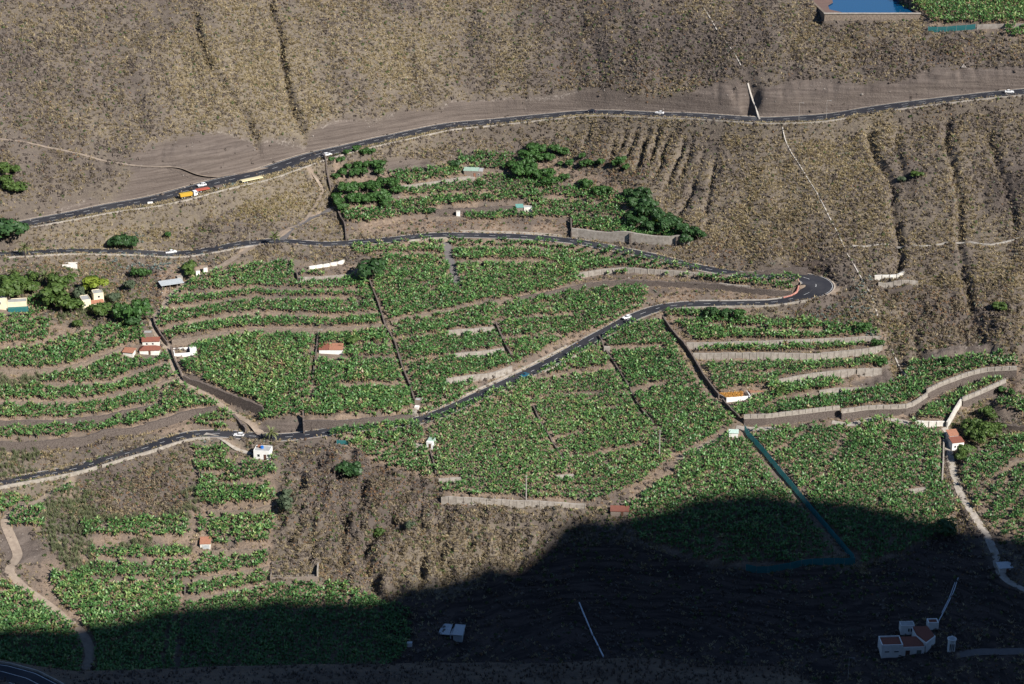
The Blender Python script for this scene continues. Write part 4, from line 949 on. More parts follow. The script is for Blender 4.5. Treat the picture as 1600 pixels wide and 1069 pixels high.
def shrub(seed, n=30, flat=.75, leaf=.3):
    r = np.random.default_rng(seed); parts = []
    for k in range(n):
        d = r.normal(size=3); d[2] = abs(d[2]); d /= np.linalg.norm(d); c = d*r.uniform(.45, 1.0)*np.array([.62, .62, .62*flat*1.4]); c[2] -= .05
        a = r.normal(size=3); a /= np.linalg.norm(a); a = a-d*(a@d)*.6; a /= np.linalg.norm(a); b = np.cross(d, a); L = leaf*r.uniform(.7, 1.3)
        parts.append((np.array([c-a*L, c+b*L*.7, c+a*L*.8-b*L*.3]), np.array([[0, 1, 2]]), np.full(3, r.uniform(-.35, .35))))
    return cat_mesh(parts)
def cane(seed):
    r = np.random.default_rng(seed); parts = []
    for k in range(9):
        a = r.uniform(0, 6.28); q = r.uniform(0, .5); h = r.uniform(1.6, 3.0)
        parts.append(leaf_strip((q*math.cos(a), q*math.sin(a), -.1), a, h, .16, 1.45, .55, 3, r, r.uniform(-.3, .3)))
        for j in range(2): parts.append(leaf_strip((q*math.cos(a), q*math.sin(a), h*r.uniform(.4, .8)), r.uniform(0, 6.28), .8, .12, .9, 1.6, 2, r, r.uniform(-.3, .3)))
    return cat_mesh(parts)
def agave(seed):
    r = np.random.default_rng(seed)
    return cat_mesh([leaf_strip((0, 0, 0), k*2.4+r.normal(0, .2), r.uniform(.8, 1.2), .26, r.uniform(.3, 1.3), .25, 2, r, r.uniform(-.3, .3)) for k in range(13)])

def bake(name, variants, pts, scl, tint, m, label, catg, rotz=None, lean=None, kind='stuff'):
    n = len(pts); which = rng.integers(0, len(variants), n); rz = rng.uniform(0, 2*math.pi, n) if rotz is None else rotz
    if np.ndim(scl) == 1: scl = np.column_stack([scl, scl, scl])
    Vs = []; Fs = []; Ts = []; off = 0
    for q, (V, F, T) in enumerate(variants):
        k = np.nonzero(which == q)[0]
        if not len(k): continue
        c, s = np.cos(rz[k])[:, None], np.sin(rz[k])[:, None]; sc = scl[k]
        x = V[None, :, 0]*sc[:, :1]; y = V[None, :, 1]*sc[:, 1:2]; z = V[None, :, 2]*sc[:, 2:3]
        if lean is not None: x = x+z*lean[k, :1]; y = y+z*lean[k, 1:2]
        W = np.stack([x*c-y*s, x*s+y*c, z], -1)+pts[k][:, None, :]
        Vs.append(W.reshape(-1, 3).astype(np.float32))
        Fs.append((F[None]+(np.arange(len(k))*len(V))[:, None, None]).reshape(-1, 3)+off); off += len(k)*len(V)
        Ts.append(np.clip(T[None]+tint[k][:, None], 0, 1).reshape(-1))
    o = mesh_np(name, np.concatenate(Vs), np.concatenate(Fs), m, attrs={'tint': np.concatenate(Ts)})
    return tag(o, label, catg, kind=kind)

# ------------------------------------------------------------------ banana plantation
M_BAN = leafmat('banana_leaf', (.060, .150, .026), (.190, .235, .050), .46, .22, .38)
def banmat():
    t = M_BAN.node_tree; a = [n for n in t.nodes if n.type == 'ATTRIBUTE'][0]
    r = t.nodes.new('ShaderNodeValToRGB'); e = r.color_ramp.elements
    e[0].position = 0; e[0].color = (.034, .090, .030, 1); e[1].position = 1; e[1].color = (.30, .21, .12, 1)
    for p, c in ((.35, (.068, .165, .046, 1)), (.62, (.122, .245, .072, 1)), (.84, (.26, .34, .11, 1))): q = e.new(p); q.color = c
    t.links.new(a.outputs['Fac'], r.inputs[0])
    for l in list(t.links):
        if l.from_node.type == 'MIX': tgt = l.to_socket; t.links.new(r.outputs[0], tgt)
banmat()
fieldW = lookup(FIELD & ~GAPM, UG, VG)
sp = 1.87
gx = np.arange(-295, 295, 1.48); gy = np.arange(-258, 266, 2.12)
bx, by = np.meshgrid(gx, gy, indexing='ij'); bx = bx+rng.normal(0, .34, bx.shape); by = by+rng.normal(0, .24, by.shape)+1.6*np.sin(bx/31.)+.8*np.sin(bx/13.+2); bx = bx.ravel(); by = by.ravel()
bz0 = bil(ZB, bx, by, GX[0], STEP, GY[0], STEP); bu, bv = project(np.stack([bx, by, bz0], -1))
FP = FIELD & ~GAPM & ~rline(MIDDLE, 4.0) & ~rline(UPPER, 9)
for nm, pts, wd, kd in TRACKS: rline(pts, 5.0, FP, False)
rline([(a, b+5) for a, b in MIDDLE if b < 434 and 540 < a < 1215], 5.0, FP, False)
for u, v, a, b in [(517,553,20,9),(650,640,7,22),(671,702,6,12),(655,700,7,5),(1150,622,26,14),(1187,612,16,9),(1146,682,9,9),(321,856,9,10),(739,275,22,9),(820,329,14,7),(948,551,6,6),(1497,690,15,22),(409,716,14,12),(235,552,24,17),(200,556,12,8),(290,555,20,11),(968,808,14,9),(640,1010,5,6),(716,337,6,6),(1030,713,4,3),(6,484,40,12),(146,486,20,8),(1572,892,12,10)]:
    rpoly([(u+a*math.cos(q*.524), v+b*math.sin(q*.524)) for q in range(12)], FP, False)
ok = lookup(FP, bu, bv) & (bu > -35) & (bu < 1635) & (bv > -30) & (bv < 1062)
sparse = fbm(XX.shape, 14, 3, 55); spv = bil(sparse, bx, by, GX[0], STEP, GY[0], STEP)
ok &= rng.random(len(bx)) > np.clip(.03+.10*(spv > 1.1), 0, 1)
YELL = np.zeros((RNU, RNV), np.float32)
for u, v, su, sv, a in [(400,570,70,35,.22),(180,935,90,20,.16),(1130,740,60,25,.12),(60,930,60,30,.10),(1560,15,120,30,.10),(820,410,120,20,.06),(390,470,120,30,.06),(560,640,60,18,.05),(1200,540,120,20,-.06),(230,580,120,60,-.08),(1340,700,60,30,-.06),(800,330,250,60,-.05)]:
    YELL += a*np.exp(-((ru[:, None]-u)/su)**2-((rv[None, :]-v)/sv)**2)
PID = np.zeros((RNU, RNV), np.int16); pq = 1
for fn, polys in FIELDS.items():
    for p in polys: rpoly(p, PID, pq); pq += 1
PTI = np.random.default_rng(3).normal(0, .055, pq+1); PSC = np.random.default_rng(4).uniform(.92, 1.10, pq+1)
def ban_arrays(m):
    P = np.column_stack([bx[m], by[m], hz(bx[m], by[m])]); n = len(P)
    tint = .44+PTI[lookup(PID, bu[m], bv[m])]+lookup(YELL, bu[m], bv[m])+.10*spv[m]*.5+rng.normal(0, .09, n)+(rng.random(n) < .035)*rng.uniform(.25, .5, n)
    s = PSC[lookup(PID, bu[m], bv[m])]*rng.uniform(.74, 1.14, n)*(1+.05*spv[m]); s = np.where(lookup(FID, bu[m], bv[m]) == 4, s*.95, s)
    return P, s, tint
BV = [banana(100+k) for k in range(8)]
cand = np.nonzero(ok)[0]
ind = cand[(bv[cand] > 880) & (bv[cand] < 972) & (bu[cand] < 440)]
ind = ind[np.argsort(-bv[ind])][:300] if len(ind) > 300 else ind
rest = np.setdiff1d(cand, ind)
P, s, ti = ban_arrays(rest)
bake('banana_plantation', BV, P, s, ti, M_BAN, 'dense green banana plants filling the terraced plots', 'banana plants')
print('bananas', len(rest), len(ind))
BM = []
for q, (V, F, T) in enumerate(BV[:4]):
    o = mesh_np('banana_plant', V, F, M_BAN, attrs={'tint': np.clip(T+.45, 0, 1)}); BM.append(o.data); bpy.data.objects.remove(o)
Pi, si, _ = ban_arrays(ind)
for k in range(len(ind)):
    o = bpy.data.objects.new('banana_plant', BM[k % 4]); COL.objects.link(o); o.location = Pi[k]; o.scale = (si[k],)*3; o.rotation_euler = (0, 0, rng.uniform(0, 6.28))
    u, v = bu[ind[k]], bv[ind[k]]
    lab = 'banana plant left of the dirt track at bottom left' if u < 120 and v > 925 else 'banana plant in the sunlit rows right of the bottom left dirt track' if u < 290 else 'banana plant on the small terraces left of the empty tank'
    tag(o, lab, 'banana plant', {'b': 'bananas left of the bottom left track'}.get('b') if lab.startswith('banana plant left') else 'bananas right of the bottom left track' if u < 290 else 'bananas on the small terraces by the empty tank')

# ------------------------------------------------------------------ scrub
inview = (UG > -45) & (UG < 1645) & (VG > -60) & (VG < 1085)
lanefree = ~lookup(LANEM, UG, VG)
veg = inview & ~fieldW.astype(bool) & lanefree
wild = np.clip(1-soil*0.75, 0, 1)*np.clip(1-1.15*bareW, 0, 1)*veg
RESM = inpoly(XX, YY, [cr+(np.array(p)-cr)*1.06 for p in RES])
wild *= ~RESM
def scatter(dens):
    n = rng.poisson(np.clip(dens, 0, 9)*STEP*STEP); i, j = np.nonzero(n); c = n[i, j]; i = np.repeat(i, c); j = np.repeat(j, c)
    x = GX[i]+rng.uniform(-.5, .5, len(i))*STEP; y = GY[j]+rng.uniform(-.5, .5, len(i))*STEP
    return np.column_stack([x, y, hz(x, y)]), i, j
patch = fbm(XX.shape, 9, 4, 61); patch2 = fbm(XX.shape, 16, 4, 62); patch3 = fbm(XX.shape, 5, 3, 63)
M_STRAW = leafmat('dry_grass', (.28, .218, .122), (.55, .455, .285), .8, .35, .15)
M_BRUSH = leafmat('dry_brush', (.068, .054, .047), (.185, .152, .128), .9, .1, .1)
M_RUST = leafmat('rusty_brush', (.15, .082, .046), (.32, .20, .11), .9, .1, .1)
M_GREEN = leafmat('green_shrub', (.045, .075, .026), (.135, .165, .060), .7, .2, .2)
M_GREY = leafmat('grey_green_shrub', (.105, .120, .085), (.20, .215, .165), .8, .15, .15)
P, i, j = scatter(wild*(1-gorgeW*.8)*np.clip(straw*1.5-.12+patch*.30, 0.05, 1.7)*1.25)
bake('dry_grass', [tuft(200+k) for k in range(6)], P, rng.uniform(.9, 2.0, len(P)), np.clip(.35+straw[i, j]*.25+rng.normal(0, .2, len(P)), 0, 1), M_STRAW, 'straw coloured dry grass tufts over the slopes', 'grass'); print('straw', len(P))
P, i, j = scatter(wild*np.clip(.62-straw*.5+patch2*.22+rug*.1, .04, 1.0)*(1-gorgeW*.6)*.8 + veg*bareW*.015)
bake('dry_brush', [shrub(300+k, 13, .75, .34) for k in range(6)], P, rng.uniform(.6, 2.0, len(P)), np.clip(.5+rng.normal(0, .2, len(P)), 0, 1), M_BRUSH, 'brown leafless brush over the slopes', 'brush'); print('brush', len(P))
goldz = np.zeros((RNU, RNV), np.float32)
for u, v, su, sv, a in [(400,310,110,35,1.),(250,345,120,16,.8),(150,362,80,12,.6),(560,240,50,12,.9),(660,218,70,10,.9),(860,197,120,8,.8),(1180,205,120,10,.5),(1320,240,50,40,.45),(1360,360,90,40,.4),(1480,440,70,10,.8),(1560,430,50,30,.4),(460,190,30,40,.3),(1180,340,40,40,.45),(490,400,60,10,.5),(790,100,20,50,.4),(640,70,60,50,.25),(360,130,60,70,.25),(1390,500,15,25,.8),(1500,820,15,20,.8),(1395,590,20,15,.4)]:
    goldz += a*np.exp(-((ru[:, None]-u)/su)**2-((rv[None, :]-v)/sv)**2)
P, i, j = scatter(veg*(1-bareW)*np.clip(lookup(goldz, UG, VG)*.9*(1+.35*patch), 0, 1.3)*np.clip(1-soil*.7, 0, 1))
bake('golden_grass', [tuft(220+k, 8, .85, .8, .15) for k in range(5)], P, rng.uniform(.7, 1.5, len(P)), np.clip(.5+rng.normal(0, .25, len(P)), 0, 1), leafmat('golden_grass', (.25, .205, .085), (.50, .42, .21), .8, .35, .15), 'golden dry grass on the road banks', 'grass'); print('gold', len(P))
redz = np.zeros((RNU, RNV), np.float32)
for u, v, su, sv, a in [(560,760,110,60,1.),(230,765,70,35,.8),(960,265,60,35,.8),(250,455,60,25,.7),(560,890,60,40,.6),(780,355,200,10,.6),(1100,395,60,20,.5),(1000,130,120,25,.4),(1480,80,120,20,.4),(150,410,120,15,.5),(20,500,60,30,.4),(1440,490,60,30,.35),(700,820,80,40,.35),(1130,463,90,7,1.2),(1290,495,60,12,.8),(1480,490,80,35,.5),(1260,375,60,20,.4)]:
    redz += a*np.exp(-((ru[:, None]-u)/su)**2-((rv[None, :]-v)/sv)**2)
rz_ = lookup(redz, UG, VG)
P, i, j = scatter(veg*(1-bareW)*np.clip(rz_*.85+.02+patch3*.04, 0, .6)*np.clip(1-soil*.4, 0, 1))
bake('rusty_brush', [shrub(320+k, 16) for k in range(5)], P, rng.uniform(.5, 1.2, len(P)), np.clip(.5+rng.normal(0, .2, len(P)), 0, 1), M_RUST, 'rust brown dry undergrowth on banks and gullies', 'undergrowth'); print('rust', len(P))
bushz = np.zeros((RNU, RNV), np.float32)
for u, v, su, sv, a in [(620,820,150,80,1.),(230,770,90,40,1.),(760,860,120,60,.8),(1480,490,110,50,.9),(960,830,60,40,.7),(1000,90,220,70,.35),(1450,80,160,25,.45),(1250,370,80,40,.5),(930,225,80,25,.5),(100,110,160,90,.25),(760,210,90,15,.5),(1560,250,80,60,.3)]:
    bushz += a*np.exp(-((ru[:, None]-u)/su)**2-((rv[None, :]-v)/sv)**2)
P, i, j = scatter(veg*(1-bareW)*(1-gorgeW*.6)*np.clip(lookup(bushz, UG, VG)*.34*(1+.6*patch3), 0, .6)*np.clip(1-soil*.7, 0, 1))
bake('thorny_brush', [shrub(380+k, 30, .9, .22) for k in range(6)], P, rng.uniform(1.2, 2.6, len(P)), np.clip(.55+rng.normal(0, .25, len(P)), 0, 1), leafmat('thorny_brush', (.080, .064, .045), (.225, .180, .120), .9, .1, .1), 'waist high thorny brush in the gullies', 'brush')
greenz = np.zeros((RNU, RNV), np.float32)
for u, v, su, sv, a in [(70,450,100,60,.5),(180,480,60,40,.5),(640,810,140,80,.32),(950,820,40,20,.4),(1400,530,60,40,.25),(1530,670,40,40,.5),(990,100,180,60,.08),(120,800,60,60,.3),(900,860,120,40,.25),(1300,900,100,40,.3),(90,120,120,80,.05),(1330,495,60,15,.4),(640,355,150,8,.15),(450,790,20,60,.5),(340,720,60,40,.2),(200,745,110,35,.3),(60,760,70,30,.4),(60,850,60,40,.3)]:
    greenz += a*np.exp(-((ru[:, None]-u)/su)**2-((rv[None, :]-v)/sv)**2)
gz_ = lookup(greenz, UG, VG)
P, i, j = scatter(veg*(1-bareW)*np.clip(gz_*.6+.022+np.clip(patch3-.9, 0, 2)*.08, 0, .6)*np.clip(1-soil*.5, 0, 1))
bake('green_shrub', [shrub(340+k, 24, .8, .30) for k in range(6)], P, rng.uniform(.6, 1.7, len(P)), np.clip(.45+rng.normal(0, .25, len(P)), 0, 1), M_GREEN, 'low green shrubs dotted over the dry slopes', 'shrubs'); print('green', len(P))
P, i, j = scatter(veg*(1-bareW)*np.clip(.018+np.clip(patch-.7, 0, 2)*.05+gz_*.1, 0, .4)*np.clip(1-soil*.6, 0, 1))
bake('grey_shrub', [shrub(360+k, 26, .8, .26) for k in range(6)], P, rng.uniform(.6, 1.5, len(P)), np.clip(.45+rng.normal(0, .25, len(P)), 0, 1), M_GREY, 'grey green low shrubs among the dry grass', 'shrubs'); print('grey', len(P))
def stone(seed):
    r = np.random.default_rng(seed); V = np.array([(1, 0, 0), (-1, 0, 0), (0, 1, 0), (0, -1, 0), (0, 0, .8), (0, 0, -.5)], float)*r.uniform(.6, 1.2, (6, 1))
    F = np.array([(0, 2, 4), (2, 1, 4), (1, 3, 4), (3, 0, 4), (2, 0, 5), (1, 2, 5), (3, 1, 5), (0, 3, 5)]); return V, F, np.full(6, r.uniform(-.2, .2))
edge = np.clip(bareW*(1-bareW)*4, 0, 1)
P, i, j = scatter(inview*~RESM*(bareW*.05+edge*.12+lookup(blur(rpoly([(1120,428),(1270,420),(1300,440),(1200,428)]), 3), UG, VG)*.5*lanefree+rug*.06+soil*.012*lanefree+rough2*.04))
bake('rubble', [stone(700+k) for k in range(6)], P, rng.lognormal(-1.15, .45, len(P)), np.clip(.5+rng.normal(0, .3, len(P)), 0, 1), leafmat('loose_stone', (.10, .085, .075), (.30, .265, .235), .95, 0, .1), 'loose stones on the cut banks and bluffs', 'rubble'); print('stones', len(P))
# dead leaves and weeds along the terrace edges
P, i, j = scatter(inview*lookup(NEAR & (GAPM | ~FIELD), UG, VG)*lanefree*~RESM*(bareW < .3)*np.clip(.22+patch3*.12, 0, .6))
bake('leaf_litter', [tuft(240+k, 7, .4, 1.0, .13) for k in range(5)], P, rng.uniform(.6, 1.3, len(P)), np.clip(.45+rng.normal(0, .25, len(P)), 0, 1), leafmat('dry_banana_leaf', (.21, .145, .095), (.40, .29, .19), .85, .1, .1), 'pale dry banana leaf litter between the plots', 'leaf litter'); print('litter', len(P))
def patchmask(polys):
    M = np.zeros((RNU, RNV), bool)
    for p in polys: rpoly(p, M)
    return lookup(M, UG, VG)
AG = patchmask([[(150,398),(330,396),(325,415),(270,425),(180,420)], [(325,302),(400,282),(402,296),(345,315)], [(1330,442),(1362,440),(1370,490),(1335,500)], [(1260,480),(1340,478),(1345,500),(1265,500)], [(312,685),(330,683),(335,695),(318,700)], [(205,360),(240,358),(238,368),(206,372)], [(1345,520),(1380,520),(1385,545),(1370,545)]])
P, i, j = scatter(AG*lanefree*.28)
bake('agave_patch', [agave(400+k) for k in range(4)], P, rng.uniform(.6, 1.3, len(P)), np.clip(.5+rng.normal(0, .25, len(P)), 0, 1), leafmat('agave_leaf', (.105, .150, .135), (.215, .265, .245), .6, .05, .3), 'blue grey agave rosettes on the road banks', 'agave')
CN = patchmask([[(75,775),(145,755),(150,790),(145,900),(120,905),(95,880),(60,830)], [(131,808),(298,800),(300,816),(131,824)], [(285,765),(312,760),(316,800),(292,815)], [(185,850),(240,840),(238,862),(190,866)], [(250,856),(300,850),(300,866),(255,868)], [(-20,585),(66,585),(66,606),(-20,612)], [(-20,690),(60,692),(60,722),(-20,735)], [(115,500),(90,505),(110,480),(150,490)]])
P, i, j = scatter(CN*.6*lanefree)
bake('cane_thicket', [cane(420+k) for k in range(5)], P, rng.uniform(.6, 1.1, len(P)), np.clip(.5+rng.normal(0, .2, len(P)), 0, 1), leafmat('cane_leaf', (.095, .125, .055), (.215, .225, .125), .7, .2, .2), 'grey green cane thicket beside the lower fields', 'cane')
# tufts on the near rim
xs_ = rng.uniform(-190, 200, 3500); ys_ = rng.uniform(565, 624, 3500)
u_ = (xs_-xs[0]); from_z = near_z(xs_, ys_)
dmn = np.array([np.min(np.hypot(FRd[:, 0]-a, FRd[:, 1]-b)) for a, b in zip(xs_, ys_)]) > 7.5
P = np.column_stack([xs_, ys_+CAM[1], from_z+.1])[dmn]
bake('rim_grass', [tuft(260+k, 9, .9) for k in range(4)], P, rng.uniform(.6, 1.5, len(P)), np.clip(.3+rng.normal(0, .2, len(P)), 0, 1), M_BRUSH, 'dry grass on the shaded rim along the bottom edge', 'grass')
# ------------------------------------------------------------------ trees
def crown_mesh(seed, n=620, lobes=7, flat=.8, leaf=.13):
    r = np.random.default_rng(seed); C = []
    for k in range(lobes):
        a = r.uniform(0, 6.28); q = r.uniform(.3, .72); C.append((q*math.cos(a), q*math.sin(a), r.uniform(-.3, .45)*flat, r.uniform(.26, .48)))
    C.append((r.normal(0, .1), r.normal(0, .1), .15, .5)); parts_v = []; F = []; T = []
    for k in range(n):
        c = C[r.integers(len(C))]; d = r.normal(size=3); d /= np.linalg.norm(d)
        if d[2] < -.35: d[2] *= -1
        p = np.array(c[:3])+d*c[3]*r.uniform(.72, 1.06)*np.array([1, 1, flat])
        a = r.normal(size=3); a = a-d*(a@d)*.75; a /= np.linalg.norm(a); b = np.cross(d, a)+d*r.normal(0, .3); L = leaf*r.uniform(.6, 1.35)
        m = len(parts_v); parts_v += [p-a*L, p+b*L*.75, p+a*L, p-b*L*.55]; F += [(m, m+1, m+2), (m, m+2, m+3)]; T += [r.uniform(.15, .85)]*4
    V = np.array(parts_v); V[:, 2] += .95
    return V, np.array(F), np.array(T)
M_BARK = mat('bark', (.11, .085, .065), .95, (.07, .055, .045), 4)
TREEMATS = {'dark': leafmat('orchard_leaf', (.030, .085, .020), (.075, .155, .040), .5, .25, .3), 'mid': leafmat('tree_leaf', (.040, .085, .018), (.110, .165, .040), .55, .25, .3),
            'lime': leafmat('lime_leaf', (.14, .20, .02), (.27, .33, .05), .6, .3, .2), 'grey': leafmat('grey_leaf', (.050, .075, .040), (.110, .140, .085), .7, .2, .2), 'deep': leafmat('deep_leaf', (.020, .058, .018), (.055, .112, .036), .5, .2, .3)}
CROWNS = {}; TRUNK = None
def tree_data(kind, q):
    if (kind, q) not in CROWNS:
        V, F, T = crown_mesh(500+q, 600, 8, .85, .13); o = mesh_np('crown', V, F, TREEMATS[kind], attrs={'tint': T}); CROWNS[(kind, q)] = o.data; bpy.data.objects.remove(o)
    return CROWNS[(kind, q)]
tb = MB().tube([(0, 0, -.25), (.02, .01, .3), (-.02, .02, .62), (.03, 0, .9)], .085, .045, 7)
for a in range(4):
    t = a*1.6+.4; tb.tube([(0, .01, .5), (.22*math.cos(t), .22*math.sin(t), .8), (.45*math.cos(t), .45*math.sin(t), 1.05)], .045, .015, 5)
o = tb.build('trunk', M_BARK); TRUNK = o.data; bpy.data.objects.remove(o)
tree_n = 0
def tree(u, v, rpx, kind, label, group=None, name='tree', squash=1.0):
    """u,v: centre of the crown as seen; rpx: crown radius"""
    global tree_n
    p0 = gp(u, v+rpx*.95); sc_ = FPX/(Vector(CAM)-p0).length; R = rpx/sc_*(1.42 if name == 'garden_tree' else 1.28)
    r = empty(name, p0, rng.uniform(0, 6.28)); r.scale = (R*rng.uniform(.85, 1.2), R*rng.uniform(.85, 1.2), R*squash*rng.uniform(.85, 1.2))
    c = bpy.data.objects.new('crown', tree_data(kind, tree_n % 6)); COL.objects.link(c); c.parent = r
    t = bpy.data.objects.new('trunk', TRUNK); COL.objects.link(t); t.parent = r
    tag(r, label, 'tree', group); tree_n += 1
def trees(x0, y0, k, lst, kind, label, group, name='orchard_tree', squash=.9):
    for q in lst: tree(x0+q[0]/k, y0+q[1]/k, q[2]/k, q[3] if len(q) > 3 else kind, label, group, name, squash)
Z = 3.96
trees(400, 210, Z, [(480,205,20),(525,190,27),(565,165,24),(615,145,27),(670,150,27),(720,145,27),(580,200,30),(630,195,32),(690,190,32),(755,200,37),(760,235,30),(650,235,37),(600,240,32),(540,240,30),(500,255,24)], 'dark', 'round dark green tree in the upper of the two orchard blocks', 'upper orchard block')
trees(400, 210, Z, [(490,360,37),(540,345,37),(590,340,37),(640,325,37),(690,330,40),(740,330,40),(800,310,42),(850,320,40),(870,345,32),(530,410,37),(580,400,37),(630,405,40),(680,400,40),(730,395,40),(780,390,42),(820,400,37),(540,440,30),(800,430,32)], 'dark', 'dense dark green tree in the lower of the two orchard blocks', 'lower orchard block')
for u, v, r_, k, l in [(672.7,327.5,7,'deep','small round tree at the right end of the lowest upper terrace row'),(711,258,8,'deep','dark bushy tree left of the green roofed stone hut'),(751,288,7,'dark','small tree right below the green roofed stone hut'),(574,418,22,'deep','broad dark tree by the empty white walled terrace'),
   (16,353,23,'deep','big dense round tree at the left edge by the roads'),(262,357,6,'dark','small lone bush on the straw bank above the pickup'),(554,531,10,'mid','small bright tree right of the orange roofed white hut'),(549,730,19,'deep','dark round tree in the brown gully below the road'),
   (1475,828,16,'deep','large dark tree at the edge of the shadow by the concrete path'),(1478,564,8,'dark','round bush on top of the far right plot'),(1377,566,9,'dark','green bush at the end of the third eastern terrace'),(1352,515,10,'dark','dark bush at the right end of the top eastern plot'),(1372,538,8,'dark','dark bush beside the end of the upper block wall'),
   (1025,347,6,'lime','yellow flowering bush in the dark thicket'),(449,790,14,'grey','tall grey green bush right of the terraced strips'),(452,770,10,'grey','smaller grey green bush above the tall one'),(1110,489,11,'deep','dark tree on the left of the bank below the hairpin'),(1135,490,10,'deep','dark tree right of its neighbour below the hairpin'),(1153,493,10,'dark','rightmost of the three bushes below the hairpin'),
   (149,443,15,'lime','bright yellow green bush above the cream house'),(147,432,7,'dark','small tree above the bright yellow green bush'),(121,457,11,'grey','grey green tree left of the cream house'),(177,459,11,'grey','grey green tree right of the cream house'),(204,447,9,'grey','grey bush on the old terrace wall'),
   (299,414,13,'mid','bright green tree above the two pale pillars'),(298,425,10,'mid','green bush at the foot of the bright tree near the pale pillars'),(214,427,9,'dark','left of two round bushes below the agaves'),(231,425,8,'dark','right of two round bushes below the agaves'),(157,480,15,'mid','round tree in front of the cream house'),
   (121,505,9,'mid','small green bush below the cream house'),(192,489,16,'dark','left half of the twin dark trees above the dirt lane'),(220,488,17,'dark','right half of the twin dark trees above the dirt lane'),(207,500,12,'deep','low tree between the twin dark trees above the lane'),
   (183,368,12,'deep','left of the dark shrubs above the middle road'),(195,367,13,'deep','middle of the dark shrubs above the middle road'),(207,370,11,'deep','right of the dark shrubs above the middle road'),(1408,281,6,'grey','round pale green bush on the eastern slope'),(1431,277,8,'mid','round green bush high on the eastern slope'),(1561,484,9,'mid','round green bush on the brown eastern slope'),
   (1217,611,8,'mid','green bush right of the red soil patch'),(597,823,9,'mid','bright bush in the lower gully'),(640,826,8,'grey','pale grey bush on the lower slope')]:
    tree(u, v, r_, k, l, None, 'tree' if r_ > 10 else 'bush', .9)
trees(800, 210, Z, [(120,85,50),(170,105,36),(100,130,46),(150,150,36),(195,148,34),(240,148,30),(40,190,46),(90,185,46),(30,240,46),(100,225,50),(150,235,42)], 'dark', 'dark green tree in the big clump above the upper terraces', 'clump above the upper terraces')
trees(800, 210, Z, [(230,240,46),(250,290,46)], 'dark', 'dark tree at the right ends of the top terrace rows', 'trees ending the top rows')
trees(800, 210, Z, [(265,92,30),(320,95,34)], 'dark', 'one of two round bushes alone below the upper road', 'pair of round bushes')
trees(800, 210, Z, [(430,145,22),(300,180,20),(355,185,30),(430,190,28),(465,190,25),(510,195,20),(560,190,28),(640,210,25),(670,210,32),(710,235,28)], 'dark', 'round green bush in the line along the red bank', 'line of bushes below the rills')
trees(800, 210, Z, [(330,270,28),(425,300,25),(480,320,38),(540,345,38),(590,355,30)], 'dark', 'dark green tree in the slanting row under the red bank', 'slanting row of trees')
trees(800, 210, Z, [(710,365,34),(760,385,40),(820,380,46),(780,430,46),(850,430,52),(800,480,52),(880,480,52),(900,520,46),(780,540,46),(720,520,40),(840,560,46),(950,570,52),(1010,560,52),(1060,590,46),(1100,620,46),(1150,630,46),(1080,660,40),(980,530,40)], 'deep', 'dark tree in the dense thicket at the right end of the upper terraces', 'thicket at the terrace ends')
trees(0, 250, Z, [(40,760,60),(100,790,60),(60,830,60),(140,810,50),(200,790,45),(210,715,38),(340,770,50),(400,770,50),(345,860,66),(380,920,60),(440,910,50)], 'mid', 'leafy garden tree in the grove left of the cream house', 'grove by the cream house', 'garden_tree')
trees(0, 250, Z, [(20,50,46),(30,110,50),(95,55,36),(110,150,42),(60,140,36)], 'mid', 'bright green tree at the left edge above the upper road', 'trees at the upper left edge', 'tree')
trees(1200, 500, Z, [(1250,640,45),(1320,650,50),(1390,650,45),(1250,690,40),(1300,720,45),(1340,700,45),(1220,800,40),(1190,830,35),(1370,560,35),(1340,540,30)], 'mid', 'garden tree around the red roofed white cottage', 'garden of the red roofed cottage', 'garden_tree')
trees(1200, 500, Z, [(1500,440,26),(1460,430,24)], 'dark', 'small bush above the dark stone wall at far right', 'bushes at far right', 'bush')
# palms
M_PALM = leafmat('palm_frond', (.060, .095, .030), (.20, .21, .09), .5, .15, .4)
def palm(u, v, rpx, trunk_px, label, tintb=.4):
    p0 = gp(u, v+trunk_px); sc_ = FPX/(Vector(CAM)-p0).length; R = rpx/sc_; Ht = trunk_px/sc_/math.cos(PITCH)
    r = empty('palm_tree', p0); rr = np.random.default_rng(int(u*7+v)); parts = []
    for k in range(44):
        el = rr.uniform(-.5, 1.35); parts.append(leaf_strip((0, 0, Ht), k*2.4, R*rr.uniform(1.0, 1.35), .5, el, rr.uniform(.6, 1.2), 4, rr, np.clip(tintb+rr.normal(0, .2)+(.35 if el < -.1 else 0), 0, 1)))
    V, F, T = cat_mesh(parts); mesh_np('crown', V, F, M_PALM, r, {'tint': T})
    MB().tube([(0, 0, -.4), (.05, 0, Ht*.5), (0, 0, Ht+.1)], .32, .24, 8).build('trunk', M_BARK, r)
    tag(r, label, 'palm')
palm(40, 391, 10, 15, 'palm tree at the far left below the middle road'); palm(71, 430, 10, 20, 'tall palm standing in the grove of garden trees'); palm(21, 425, 9, 14, 'palm at the left edge behind the grove')
palm(430, 379, 10.5, 18, 'palm tree where the farm lane leaves the middle road'); palm(424, 675, 12, 13, 'yellowish palm beside the lower road', .7)

